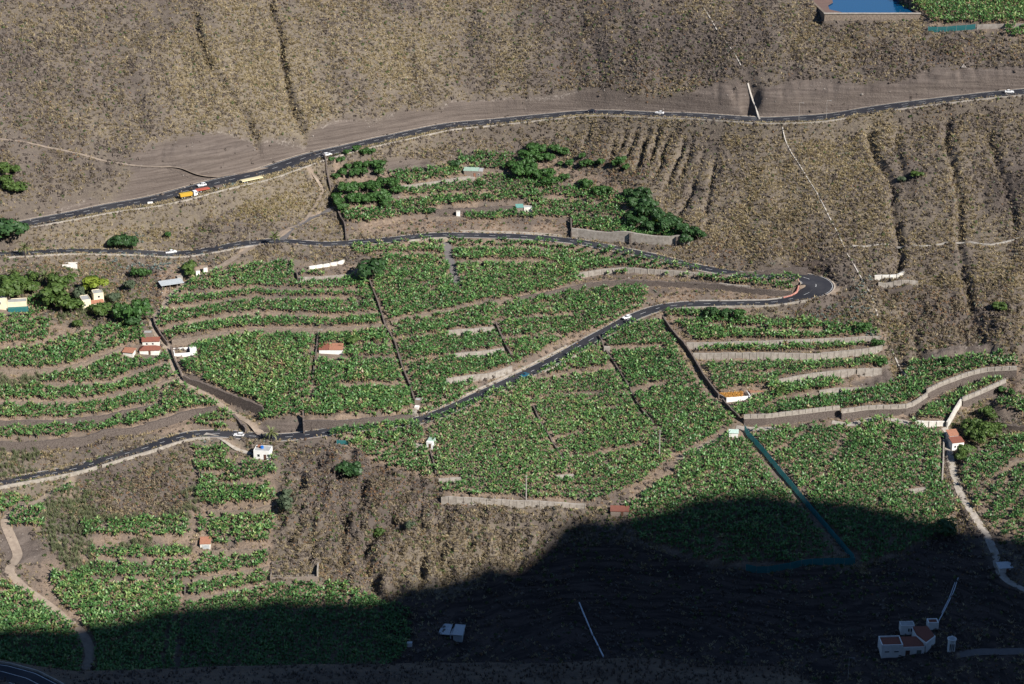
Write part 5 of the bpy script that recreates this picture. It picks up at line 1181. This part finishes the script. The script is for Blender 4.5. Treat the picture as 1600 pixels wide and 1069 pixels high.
# ------------------------------------------------------------------ buildings
M_WHITE = mat('white_render', (.80, .79, .76), .8, (.70, .68, .64), .6)
M_CREAM = mat('cream_render', (.76, .67, .48), .85, (.66, .57, .40), .6)
M_TILE = mat('red_clay_tile', (.235, .085, .055), .85, (.16, .065, .048), 2.2, .2, .03, 6)
M_ORANGE = mat('orange_tile', (.36, .165, .10), .85, (.25, .115, .075), 2.0)
M_FLAT = mat('grey_flat_roof', (.38, .38, .37), .9, (.29, .29, .28), .8)
M_SHEET = mat('corrugated_sheet', (.46, .49, .50), .55, (.36, .38, .39), 1.5, .4)
M_MINT = mat('mint_sheet', (.35, .47, .38), .6, (.26, .37, .30), 1.5)
M_RUSTR = mat('rusty_sheet', (.20, .075, .05), .8, (.14, .06, .045), 2)
M_RUBBLE = mat('rubble_masonry', (.27, .225, .19), .95, (.18, .145, .12), 3, .1, .05, 5)
M_GLASS = mat('dark_glass', (.03, .035, .04), .15, (.02, .02, .025), 1, .6)
M_DOOR = mat('brown_door', (.12, .06, .04), .7, (.09, .045, .03), 3)
M_GREEND = mat('grey_green_door', (.16, .20, .17), .7)
M_BLUE = mat('blue_plastic', (.02, .16, .55), .4)
def block(parent, x0, x1, y0, y1, z0, z1, wall, roof, name='wall', rim=.25, inset=.18):
    """flat roofed volume: walls, recessed roof slab, parapet rim"""
    MB().box(x0, x1, y0, y1, z0, z1).build(name, wall, parent)
    MB().box(x0+inset, x1-inset, y0+inset, y1-inset, z1+.003, z1+.06).build('roof', roof, parent)
    if rim:
        m = MB()
        m.box(x0, x1, y0, y0+inset-.01, z1+.002, z1+rim); m.box(x0, x1, y1-inset+.01, y1, z1+.002, z1+rim)
        m.box(x0, x0+inset-.01, y0+inset-.01, y1-inset+.01, z1+.002, z1+rim); m.box(x1-inset+.01, x1, y0+inset-.01, y1-inset+.01, z1+.002, z1+rim)
        m.build('parapet', wall, parent)
def opening(parent, x, z, w_, h, y, name='window', m=None):
    f = MB().box(x-w_/2-.08, x+w_/2+.08, y-.05, y+.02, z-.08, z+h+.08).build(name, M_WHITE if name == 'window' else M_DOOR, parent)
    MB().box(x-w_/2, x+w_/2, y-.07, y-.051, z, z+h).build('pane' if name == 'window' else 'leaf', m or M_GLASS, f)
def roof(parent, x0, x1, y0, y1, z, rise, m, kind='gable', eave=.35, name='roof'):
    x0 -= eave; x1 += eave; y0 -= eave; y1 += eave; b = MB(); yc = (y0+y1)/2; th = .14
    if kind == 'gable': prof = [(y0, z), (yc, z+rise), (y1, z), (y1, z-th), (yc, z+rise-th), (y0, z-th)]
    elif kind == 'shed': prof = [(y0, z), (y1, z+rise), (y1, z+rise-th), (y0, z-th)]
    if kind == 'hip':
        q = (x1-x0)*.25; A = [(x0, y0, z), (x1, y0, z), (x1, y1, z), (x0, y1, z)]; r1, r2 = (x0+q, yc, z+rise), (x1-q, yc, z+rise)
        b.quad(A[0], A[1], r2, r1); b.quad(A[2], A[3], r1, r2); b.poly([A[1], A[2], r2]); b.poly([A[3], A[0], r1]); b.poly([A[3], A[2], A[1], A[0]])
    else: b.prism([(x0, p, q) for p, q in prof], [(x1, p, q) for p, q in prof]); 
    return b.build(name, m, parent)
def site(name, u, v, rot, label, catg, sink=.0):
    p = gp(u, v); p.z -= sink; r = empty(name, p, math.radians(rot)); tag(r, label, catg); return r
def level_pts(r, pts): pass

# cream house on the left
r = site('cream_house', 146, 486, 22, 'cream house with two flat roofs and an orange tiled porch', 'house')
block(r, -4.5, -.8, 0, 6, -2, 5.2, M_CREAM, M_FLAT); block(r, 1.2, 5.5, 3.2, 8.4, -2, 6.2, M_CREAM, M_FLAT); MB().box(-.79, 5.2, 1.8, 6, -2, 2.7).build('wing', M_CREAM, r)
roof(r, -.4, 5.0, 1.5, 3.19, 2.75, .9, M_ORANGE, 'shed', .15, 'porch_roof'); opening(r, -3.4, 2.6, .6, .8, -.02); opening(r, -1.8, .2, .9, 2.0, -.02, 'door', M_DOOR); opening(r, 3.4, 4.4, .8, .9, 3.18)
r = site('yellow_house', 6, 484, 8, 'pale yellow flat roofed house cut by the left edge, green screen in front', 'house')
block(r, -4, 1.5, 0, 6, -2, 5.0, M_CREAM, M_FLAT); block(r, 1.6, 9.5, .5, 5, -2, 2.9, M_CREAM, M_FLAT)
MB().box(1.8, 10.3, -.9, -.75, -1, 1.4).build('screen', M_NET, r); opening(r, -1.5, 2.6, .9, 1.0, -.02)
r = site('ruined_hut', 109, 417, 6, 'small roofless grey ruin above the garden grove', 'ruin')
for b in ((-3.2, 3.2, 0, .3), (-3.2, 3.2, 2.6, 2.9)): MB().box(b[0], b[1], b[2], b[3], -1, 1.7).build('wall', M_WHITEW, r)
MB().box(-3.2, -2.9, .301, 2.599, -1, 1.5).build('wall', M_RUBBLE, r); MB().box(2.9, 3.2, .301, 2.599, -1, 1.5).build('wall', M_RUBBLE, r); MB().box(-2.89, 2.89, .31, 2.59, .7, .8).build('fallen_roof', M_DOOR, r)
r = site('tin_roofed_shelter', 272, 452, 24, 'open shelter with pale sheet roof beside the farm lane', 'shed')
roof(r, -5.5, 4.5, 0, 5, 2.9, .4, M_SHEET, 'shed', .2); MB().box(-5, 4, 4.2, 4.6, -1, 3.0).build('wall', M_RUBBLE, r)
for x in (-5, -1.6, 1.6, 4): MB().box(x-.12, x+.12, .3, .54, -1, 2.78).build('post', M_RUBBLE, r)
MB().box(3.2, 5.6, 5.2, 7.5, -1, 3.8).build('block_room', M_BLOCK, r)
for k, (u, v) in enumerate(((309, 428), (321, 424))):
    r = site('lane_pillar', u, v, 22, ('left' if k == 0 else 'right')+' of two pale square pillars beside the farm lane', 'pillar'); MB().box(-.9, .9, -.4, .4, -.5, 2.3).build('shaft', M_WHITEW, r); MB().box(-1, 1, -.5, .5, 2.31, 2.5).build('cap', M_CONC, r)
# red roofed houses
r = site('upper_tiled_house', 236, 541, 4, 'upper of two dark red roofed houses by the farm lane', 'house'); MB().box(-4.2, 4.2, 0, 4.5, -1.5, 2.5).build('wall', M_WHITEW, r); roof(r, -4.2, 4.2, 0, 4.5, 2.55, 1.5, M_TILE); opening(r, -2, .8, .8, .9, -.02); opening(r, 1, .8, .8, .9, -.02); r.scale = (.85,)*3
r = site('lower_tiled_house', 234, 555, 4, 'lower of two dark red roofed houses by the farm lane', 'house'); MB().box(-4.9, 4.9, 0, 5.2, -1.5, 2.3).build('wall', M_WHITEW, r); roof(r, -4.9, 4.9, 0, 5.2, 2.35, 1.7, M_TILE, 'hip'); opening(r, 0, .2, .9, 1.9, -.02, 'door', M_DOOR); r.scale = (.85,)*3
r = site('coral_roofed_shed', 200, 557, -14, 'small shed with coral pink roof left of the dark red roofs', 'shed'); MB().box(-2.2, 2.2, 0, 3, -1, 1.8).build('wall', M_WHITEW, r); roof(r, -2.2, 2.2, 0, 3, 1.85, .9, M_ORANGE, 'shed', .3)
r = site('stone_store', 231, 528, 0, 'little grey roofless store behind the dark red roofs', 'shed'); block(r, -1.8, 1.8, 0, 3, -1, 2.0, M_RUBBLE, M_FLAT)
r = site('white_ruin', 290, 556, 12, 'roofless white walled ruin beside the farm lane', 'ruin')
for b in ((-4.8, 2.2, 0, .35, 1.7), (-4.8, 4.8, 5.0, 5.35, 2.2)): MB().box(b[0], b[1], b[2], b[3], -1.5, b[4]).build('wall', M_WHITE, r)
MB().box(-4.8, -4.45, .351, 4.999, -1.5, 1.8).build('wall', M_WHITE, r); MB().box(2.0, 4.8, .4, 4.9, -1.5, 2.7).build('corner_room', M_WHITE, r); MB().box(-4.4, 1.9, .36, 4.98, -1, .2).build('rubble_floor', M_RUBBLE, r)
r = site('orange_roofed_hut', 517, 553, 0, 'white hut with orange and brown roof in the western plot', 'house')
MB().box(-5, 5, 0, 4.5, -1, 2.0).build('wall', M_WHITE, r); roof(r, -5, -1, 0, 4.5, 2.05, 1.1, M_TILE, 'shed', .2, 'roof'); roof(r, -.79, 5, 0, 4.5, 2.05, 1.1, M_ORANGE, 'shed', .2, 'roof')
r = site('pump_house', 650, 640, -12, 'small grey pump house beside the bending road', 'shed'); block(r, -1.2, 1.2, 2.5, 5.2, -1, 3.2, M_RUBBLE, M_FLAT); MB().box(-.9, .9, .6, 2.3, -1, 1.2).build('tank', M_WHITE, r)
MB().prism([(-2.4, -4, -1), (.9, -4.2, -1), (.4, .2, -1), (-1.3, .2, -1)], [(-2.4, -4, .25), (.9, -4.2, .25), (.4, .2, .5), (-1.3, .2, .5)]).build('ramp', M_CONC, r)
r = site('white_house', 409, 718, -8, 'white flat roofed house with a blue tank on its roof', 'house'); block(r, -3.3, 3.3, 0, 5.2, -1.5, 3.6, M_WHITE, M_FLAT); opening(r, -1.2, 1.2, .9, 1.0, -.02); opening(r, 1.4, .1, .9, 2.0, -.02, 'door', M_DOOR); MB().cyl((-.4, 2.8, 3.66), .7, .9, 14).build('roof_tank', M_BLUE, r); MB().box(-2.4, -1.2, 3.2, 4.2, 3.66, 4.5).build('roof_hut', M_ORANGE, r)
r = site('white_green_shed', 671, 702, -14, 'narrow white shed with mint green roof in the plantation', 'shed'); MB().box(-1.3, 1.3, 0, 4.6, -1, 2.6).build('wall', M_WHITE, r); roof(r, -1.3, 1.3, 1.6, 4.6, 2.65, .3, M_MINT, 'shed', .12); MB().box(-1.4, 1.4, -.05, 1.5, 2.61, 2.78).build('porch_slab', M_WHITE, r); opening(r, .2, .2, .8, 1.8, -.02, 'door', M_DOOR)
r = site('cistern', 655, 699, 0, 'tiny pale cistern beside the white and green shed', 'tank'); block(r, -1.5, 1.5, 0, 2, -.8, .9, M_BLOCK, M_CONC)
r = site('orange_topped_hut', 321, 858, 3, 'little hut with orange roof and pale door on the lower left terraces', 'shed'); MB().box(-2.0, 2.0, 0, 3.6, -1, 2.2).build('wall', M_WHITEW, r); roof(r, -2, 2, 0, 3.6, 2.25, 1.3, M_ORANGE, 'shed', .15); MB().box(-1.3, 1.6, -.06, -.003, .0, 1.7).build('door', M_SHEET, r)
r = site('green_roofed_hut', 739, 277, -6, 'stone hut with pale green roof on the upper terraces', 'shed'); MB().box(-4.4, 4.4, 0, 5, -1, 2.9).build('wall', M_RUBBLE, r); roof(r, -4.6, 2.4, .2, 4.9, 3.1, .3, M_MINT, 'shed', .15); roof(r, 2.75, 4.6, .2, 4.9, 2.95, .25, M_FLAT, 'shed', .1); opening(r, .8, .1, .9, 1.8, -.02, 'door', M_ORANGE); opening(r, 2.8, 1.0, .7, .7, -.02)
MB().box(-6, 1, -2.6, -.4, -1, .3).build('terrace', M_CONC, r)
r = site('turquoise_shed', 812, 330, 5, 'little shed with turquoise sheet roof on the upper terraces', 'shed'); MB().box(-1.7, 1.7, 0, 2.6, -1, 1.9).build('wall', M_RUBBLE, r); roof(r, -1.7, 1.7, 0, 2.6, 1.95, .9, mat('turquoise_sheet', (.14, .31, .27), .6, (.10, .24, .21), 1.5), 'shed', .15)
r = site('grey_shed', 825, 331, 5, 'little grey flat roofed shed next to the turquoise one', 'shed'); block(r, -1.9, 1.9, 0, 2.8, -1, 2.1, M_WHITEW, M_FLAT, rim=.12)
r = site('small_store', 716, 338, 3, 'tiny pale masonry store on the ruined terrace wall', 'shed'); block(r, -.9, .9, 0, 1.6, -1, 2.2, M_WHITEW, M_CONC, rim=.1)
r = site('block_cabin', 948, 552, -8, 'tiny grey cabin beside the road bend in the plantation', 'shed'); block(r, -1.3, 1.3, 0, 2, -1, 2.3, M_BLOCK, M_CONC, rim=.12)
# orange topped tank
M_DRYO = leafmat('orange_straw', (.40, .18, .04), (.62, .34, .09), .85, .1, .1)
r = site('orange_tank', 1150, 627, 10, 'low white walled tank heaped with orange dry straw', 'tank')
MB().box(-4.2, 6.6, 0, .4, -1.5, 2.0).build('front_wall', M_WHITE, r); MB().box(-6.6, 6.6, 6.2, 6.6, -1.5, 1.8).build('back_wall', M_BLOCK, r); MB().box(6.2, 6.6, .41, 6.19, -1.5, 1.9).build('side_wall', M_WHITE, r); MB().prism([(-6.8, 6.2, -1.5), (-4.2, .1, -1.5), (-3.8, .4, -1.5), (-6.4, 6.3, -1.5)], [(-6.8, 6.2, 1.8), (-4.2, .1, 1.9), (-3.8, .4, 1.9), (-6.4, 6.3, 1.8)]).build('side_wall', M_BLOCK, r)
rr = np.random.default_rng(9); prt = []
for k in range(700):
    y = rr.uniform(.3, 6.1); x = rr.uniform(-4.0-(y/6.2)*2.4, 2.6+.4*y); V, F, T = shrub(900+k, 4, .8, .3); prt.append((V*.8+np.array([x, y, 1.75]), F, T+.5))
V, F, T = cat_mesh(prt); mesh_np('dry_straw', V, F, M_DRYO, r, {'tint': np.clip(T, 0, 1)})
MB().prism([(-6.2, 6.1, 0), (-3.9, .5, 0), (3, .5, 0), (5, 6.1, 0)], [(-6.2, 6.1, 1.7), (-3.9, .5, 1.7), (3, .5, 1.7), (5, 6.1, 1.7)]).build('fill', M_ORANGE, r)
r = site('red_soil_tank', 1187, 616, 12, 'low open tank filled with reddish soil right of the orange one', 'tank')
MB().box(-4, 4, 0, .3, -1, .7).build('front_wall', M_RUBBLE, r); MB().box(-4, 4, 5.5, 5.8, -1, 1.2).build('back_wall', M_CONC, r); MB().box(-3.95, 3.95, .31, 5.49, -1, .6).build('soil', mat('red_soil', (.36, .19, .12), .95, (.27, .13, .08), 1), r)
r = site('mint_cistern', 1146, 684, -6, 'white box shelter with mint roof at the top of the green net', 'shed'); MB().box(-1.9, 1.9, 0, 3.2, -1, 2.0).build('wall', M_WHITE, r); roof(r, -1.9, 1.9, 0, 3.2, 2.05, .2, mat('pale_mint', (.55, .70, .60), .7), 'shed', .2)
# cottage on the right
r = site('red_roofed_cottage', 1497, 697, 14, 'white cottage with red tiled roofs beside the concrete path', 'house'); MB().box(-2.6, 2.6, 0, 3.8, -1.5, 3.2).build('wall', M_WHITE, r); roof(r, -2.6, 2.6, 0, 3.8, 3.25, 1.0, M_TILE, 'shed', .2); MB().box(-2.0, 2.2, 4.4, 8.0, -1.5, 4.4).build('rear_room', M_WHITE, r); roof(r, -2.0, 2.2, 4.4, 8.0, 4.45, 1.2, M_ORANGE, 'shed', .2); roof(r, 2.9, 4.8, 1.0, 3.4, 2.0, .5, M_ORANGE, 'shed', .1, 'porch_roof'); MB().box(2.9, 3.1, 1.2, 1.4, -1, 1.95).build('porch_post', M_WHITE, r); MB().box(4.5, 4.7, 1.2, 1.4, -1, 1.95).build('porch_post', M_WHITE, r)
opening(r, -1.3, 1.0, .7, .9, -.02); opening(r, .8, 1.0, .7, .9, -.02)
r = site('rusty_shed', 968, 810, -4, 'rusty roofed stone shed at the end of the soil track', 'shed'); MB().box(-3.6, 3.6, 0, 3.4, -1.2, 2.2).build('wall', M_RUBBLE, r); roof(r, -3.6, 3.6, 0, 3.4, 2.25, .8, M_RUSTR, 'shed', .2); opening(r, 1, .1, .9, 1.7, -.02, 'door', M_DOOR)
# houses in the shade
r = site('sheet_roofed_shack', 704, 999, -10, 'shack with two pale sheet roofs in the shaded gorge', 'shed')
roof(r, -4.6, -.5, 0, 6, 2.0, 1.2, M_SHEET, 'shed', .1); roof(r, .8, 4.6, 0, 6, 2.2, 1.2, M_SHEET, 'shed', .1); MB().box(-.3, 4.4, .3, 5.6, -1, 2.0).build('wall', M_SHEET, r); MB().box(-4.4, -1.0, 2.5, 5.6, -1, 2.2).build('wall', M_RUBBLE, r); MB().box(.2, .9, .2, .29, -.3, 1.5).build('door', M_GLASS, r)
r = site('white_box', 640, 1012, 0, 'small white box shelter at the edge of the shaded field', 'shed'); MB().box(-.9, .9, 0, 1.4, -.5, 1.5).build('body', M_WHITE, r); MB().box(-1.0, 1.0, -.1, 1.5, 1.51, 1.62).build('lid', M_SHEET, r)
r = site('shaded_house', 1410, 1026, 3, 'white house with dark red roofs and several wings in the shaded valley', 'house')
block(r, -8.0, 0, 0, 7, -2, 4.6, M_WHITE, M_TILE, rim=.5, inset=.35)
MB().box(.01, 8.2, .1, 6.5, -2, 3.9).build('wing', M_WHITE, r); roof(r, .3, 8.0, .4, 6.4, 3.95, .9, M_TILE, 'shed', .1)
MB().prism([(6.2, 6.6, -2), (8.9, .6, -2), (13.5, 5.5, -2), (12, 12, -2), (6, 12, -2)], [(6.2, 6.6, 5.2), (8.9, .6, 5.2), (13.5, 5.5, 5.2), (12, 12, 5.2), (6, 12, 5.2)]).build('angled_wing', M_WHITE, r)
MB().prism([(6.5, 6.7, 5.21), (8.9, 1.2, 5.21), (13.0, 5.6, 5.21), (11.7, 11.7, 5.21), (6.3, 11.7, 5.21)], [(6.5, 6.7, 5.5), (8.9, 1.2, 5.3), (13.0, 5.6, 5.6), (11.7, 11.7, 6.2), (6.3, 11.7, 6.2)]).build('roof', M_TILE, r)
block(r, 2.0, 7.2, 13, 16.5, -2, 5.6, M_WHITE, M_FLAT, 'rear_wing'); block(r, 12.4, 16.4, 13.0, 16.4, -2, 6.4, M_WHITE, M_TILE, 'rear_tower', .4, .4)
opening(r, -6, 2.0, 1.7, .45, -.02); opening(r, -2.4, 2.0, 1.7, .45, -.02); opening(r, 1.9, .2, 1.5, 2.2, .08, 'door', M_DOOR); opening(r, 6.2, .2, 1.5, 2.2, .08, 'door', M_GREEND); opening(r, 5.0, 3.2, .5, 1.4, 12.98); opening(r, 6.0, 3.2, .5, 1.4, 12.98)
r = site('white_turret', 1486, 1016, 0, 'round white turret beside the shaded white house', 'tower'); MB().cyl((0, 0, -1), 1.45, 6.0, 16).build('shaft', M_WHITE, r); MB().cyl((0, 0, 5.01), 1.75, .35, 16).build('cornice', M_WHITE, r); MB().cyl((0, 0, 5.37), 1.5, .9, 16, r2=.5).build('cap', M_SHEET, r)
for k in range(3): MB().box(-.9+k*.7, -.6+k*.7, -1.5, -1.3, 1.0, 3.6).build('slit', M_GLASS, r)
r = site('path_shack', 1572, 893, 8, 'low pale roofed shack by the bend of the concrete path', 'shed'); MB().box(-2.6, 2.6, 0, 4, -1, 2.2).build('wall', M_WHITEW, r); roof(r, -2.6, 2.6, 0, 4, 2.25, .5, M_SHEET, 'shed', .3); opening(r, .6, .1, .9, 1.7, -.02, 'door', M_ORANGE)
r = site('empty_tank', 461, 913, 2, 'empty rectangular tank with gridded floor on the lower slope', 'tank')
MB().box(-9.5, 9.0, 0, .5, -2.5, 1.0).build('front_wall', M_RUBBLE, r); MB().box(8.5, 9.0, .51, 9, -2, 3.4).build('side_wall', M_CONC, r); MB().box(-9.5, -9.1, .51, 9, -2, 1.2).build('side_wall', M_RUBBLE, r); MB().box(-9.5, 9, 9.01, 9.5, -2, 2.6).build('back_wall', M_RUBBLE, r)
fl = MB().box(-9.05, 8.45, .52, 8.98, -2, .5).build('floor', M_RUBBLE, r)
for k in range(8): MB().box(-8.2+k*2.2, -8.05+k*2.2, 1, 8.5, .51, .95).build('rail', M_CONC, r)
for k in range(3): MB().box(-8.8, 8.2, 1.5+k*2.8, 1.65+k*2.8, .96, 1.08).build('rail', M_CONC, r)
# poles
M_POLE = mat('weathered_pole', (.36, .33, .30), .8, (.27, .25, .22), 2)
def pole(u, v, h, label, arm=0, name='utility_pole', rad=.14):
    r = site(name, u, v, 0, label, 'pole'); MB().cyl((0, 0, -.5), rad, h+.5, 8, r2=rad*.6).build('shaft', M_POLE, r)
    if arm: MB().box(-arm, arm, -.08, .08, h-.6, h-.45).build('cross_arm', M_POLE, r)
    if name == 'street_lamp': MB().box(0, 1.6, -.06, .06, h-.1, h).build('arm', M_POLE, r); MB().box(1.3, 2.1, -.15, .15, h-.22, h-.11).build('lamp_head', M_METAL, r)
pole(1030, 715, 12.5, 'tall pale pole in the middle of the central plantation', .7, rad=.3); pole(822, 785, 11, 'tall pale pole at the lower rim of the central plantation', .6, rad=.28)
pole(1325, 1060, 9.5, 'lamp post in the shade left of the white house', name='street_lamp', rad=.16); pole(497, 523, 3.5, 'short lamp on the stone wall of the western plot', name='street_lamp')
pole(1248, 190, 9, 'left of two slim lamp posts on the upper road', name='street_lamp', rad=.09); pole(1291, 184, 9, 'right of two slim lamp posts on the upper road', name='street_lamp', rad=.09)
pole(391, 389, 6, 'thin pole where the farm lane meets the middle road', .4, rad=.09); pole(88, 395, 6, 'thin pole right of the far left palm', .4, rad=.09); pole(335, 422, 6, 'thin pole above the farm lane', .4, rad=.09)

# ------------------------------------------------------------------ vehicles
def paint(name, col): return mat(name, col, .3, tuple(c*.96 for c in col), 1, .5)
M_TYRE = mat('tyre', (.015, .015, .016), .9); M_RIM = mat('wheel_rim', (.5, .5, .5), .4); M_LAMP = mat('lamp_lens', (.7, .7, .65), .2); M_RLAMP = mat('tail_lens', (.4, .02, .02), .3)
def lane_pose(key, u, v, side=0):
    P, s, W = LANES[key]; uu, vv = project(P); k = int(np.argmin((uu-u)**2+(vv-v)**2)); k = min(max(k, 1), len(P)-2)
    d = P[k+1]-P[k-1]; a = math.atan2(d[1], d[0]); n = np.array([-math.sin(a), math.cos(a)])
    return Vector((P[k][0]+n[0]*side, P[k][1]+n[1]*side, P[k][2]+.05)), a
def wheels(r, xs_, yw, rad, w_=.22):
    for x in xs_:
        for sgn in (-1, 1):
            t = MB().cyl((0, 0, 0), rad, w_, 12, 'y').build('wheel', M_TYRE, r); t.location = (x, sgn*yw, rad)
            MB().cyl((0, 0, 0), rad*.55, w_+.04, 10, 'y').build('rim', M_RIM, t)
def car(pos, ang, col, label, style='hatch', rev=False):
    r = empty('parked_car' if False else 'car', pos, ang+(math.pi if rev else 0)); m = paint('car_paint', col); wd = .88
    L = 2.1 if style != 'pickup' else 2.5
    prof = [(-L, .35), (-L, .85), (-L+.15, .95), (L-1.25, .95), (L-.1, .75), (L, .6), (L, .35)]
    MB().prism([(x, -wd, z) for x, z in prof], [(x, wd, z) for x, z in prof]).build('body', m, r)
    if style == 'hatch': cab = (-L+.1, -L+.55, L-2.0, L-1.3)
    elif style == 'saloon': cab = (-L+.6, -L+1.2, L-2.1, L-1.3)
    else: cab = (-.7, -.35, .6, 1.25)
    x0, x1, x2, x3 = cab; y0, y1 = .80, .62
    g = MB(); g.prism([(x0, -y0, .951), (x3, -y0, .951), (x3, y0, .951), (x0, y0, .951)], [(x1, -y1, 1.40), (x2, -y1, 1.40), (x2, y1, 1.40), (x1, y1, 1.40)]); g.build('windows', M_GLASS, r)
    MB().box(x1-.05, x2+.05, -y1-.03, y1+.03, 1.401, 1.47).build('roof', m, r)
    for f in (.0, .5, 1.0):
        xb, xt = x0+(x3-x0)*f, x1+(x2-x1)*f
        for sgn in (-1, 1): MB().prism([(xb-.06, sgn*(y0+.015), .952), (xb+.06, sgn*(y0+.015), .952), (xb+.06, sgn*(y0-.06), .952), (xb-.06, sgn*(y0-.06), .952)], [(xt-.06, sgn*(y1+.015), 1.4), (xt+.06, sgn*(y1+.015), 1.4), (xt+.06, sgn*(y1-.06), 1.4), (xt-.06, sgn*(y1-.06), 1.4)]).build('pillar', m, r)
    if style == 'pickup': MB().box(-L+.15, -.8, -.7, .7, .951, 1.0).build('cargo_bed', M_GLASS, r)
    for sgn in (-1, 1):
        MB().box(L-.04, L+.03, sgn*.62-.2, sgn*.62+.2, .58, .74).build('headlight', M_LAMP, r); MB().box(-L-.03, -L+.04, sgn*.68-.14, sgn*.68+.14, .62, .84).build('tail_light', M_RLAMP, r)
    wheels(r, (-L+.75, L-.8), .80, .33); tag(r, label, 'car'); return r
WH = (.80, .80, .80)
car(*lane_pose('upper', 507, 239, -2.6), WH, 'white car on the upper road near the track junction')
car(*lane_pose('upper', 319, 292, 3.5), WH, 'white car driving past the parked trailers', rev=True)
car(*lane_pose('upper', 921, 178, 2.0), (.02, .025, .04), 'dark car on the upper road above the terraces', rev=True, style='saloon')
car(*lane_pose('upper', 1029, 180, 2.2), WH, 'white car on the upper road above the rills', rev=True, style='saloon')
car(*lane_pose('upper', 1576, 143, 0.5), WH, 'white car on the upper road near the right edge', style='saloon')
car(*lane_pose('middle', 267, 387, 1.2), WH, 'white pickup on the middle road at left', style='pickup')
car(*lane_pose('middle', 372, 676, 1.2), WH, 'white car on the lower road near the yellowish palm', style='hatch')
car(*lane_pose('middle', 983, 498, -1.2), WH, 'white car on the bend below the hairpin', style='hatch')
car(*lane_pose('middle', 817, 587, 1.2), (.01, .10, .16), 'dark teal car on the bending road in the plantation', style='saloon')
pos, a = lane_pose('upper', 287, 305, -6.0)
r = empty('tipper_truck', pos, a); my = paint('yellow_paint', (.55, .32, .04)); mw = paint('white_paint', WH)
MB().box(-5.2, 4.6, -.45, .45, .75, 1.05).build('chassis', M_TYRE, r); MB().prism([(-5.2, -1.15, 1.1), (1.6, -1.15, 1.1), (1.6, 1.15, 1.1), (-5.2, 1.15, 1.1)], [(-5.6, -1.25, 2.9), (1.9, -1.25, 2.9), (1.9, 1.25, 2.9), (-5.6, 1.25, 2.9)]).build('tipper_body', my, r)
MB().box(-5.4, 1.7, -1.1, 1.1, 2.901, 2.95).build('cover', mat('yellow_tarp', (.55, .36, .05), .8), r)
cb = MB().prism([(2.6, -1.2, .8), (4.9, -1.2, .8), (4.9, 1.2, .8), (2.6, 1.2, .8)], [(2.6, -1.2, 3.3), (4.5, -1.2, 3.3), (4.5, 1.2, 3.3), (2.6, 1.2, 3.3)]).build('cab', mw, r)
MB().prism([(4.79, -1.05, 1.9), (4.83, -1.05, 1.9), (4.83, 1.05, 1.9), (4.79, 1.05, 1.9)], [(4.6, -1.05, 2.9), (4.64, -1.05, 2.9), (4.64, 1.05, 2.9), (4.6, 1.05, 2.9)]).build('windscreen', M_GLASS, cb); MB().box(3.4, 4.3, -1.23, -1.202, 1.9, 2.7).build('side_window', M_GLASS, cb)
r.scale = (.82, .82, .82); wheels(r, (-4.4, -3.1, 1.2, 3.9), 1.0, .5, .35); tag(r, 'truck with yellow tipper body and white cab parked on the upper road', 'truck')
def trailer(u, v, side, L, z0, z1, m, label, wl):
    pos, a = lane_pose('upper', u, v, side); r = empty('trailer', pos, a)
    MB().box(-L/2, L/2, -1.2, 1.2, z0, z1).build('deck', m, r); MB().box(-L/2+.1, L/2-.3, -.4, .4, z0-.3, z0-.01).build('chassis', M_TYRE, r); MB().box(L/2-.9, L/2-.7, -.5, .5, 0, z0-.01).build('support_leg', M_METAL, r)
    wheels(r, wl, 1.0, .45, .3); tag(r, label, 'trailer')
trailer(311.5, 299, -3.4, 6.6, 1.0, 1.45, paint('red_paint', (.42, .09, .06)), 'red flatbed trailer parked ahead of the white cab', (-2.4, -1.2))
trailer(335, 293.5, -4.5, 3.6, .7, 1.1, mat('brown_boards', (.16, .12, .10), .8), 'small brown trailer parked on the upper road', (-.6,))
trailer(383, 281, -5.8, 11.0, 1.0, 1.5, paint('cream_paint', (.66, .58, .36)), 'long cream flatbed trailer parked by the roadside parapet', (-4.2, -2.9))
r = site('crash_block', 235, 322.5, 14, 'white concrete block on the upper road parapet', 'block'); MB().prism([(-1.3, -.4, -.2), (1.3, -.4, -.2), (1.3, .4, -.2), (-1.3, .4, -.2)], [(-1.1, -.2, 1.0), (1.1, -.2, 1.0), (1.1, .2, 1.0), (-1.1, .2, 1.0)]).build('body', M_WHITE, r); MB().box(-1.4, 1.4, -.5, .5, -.5, -.201).build('foot', M_CONC, r)
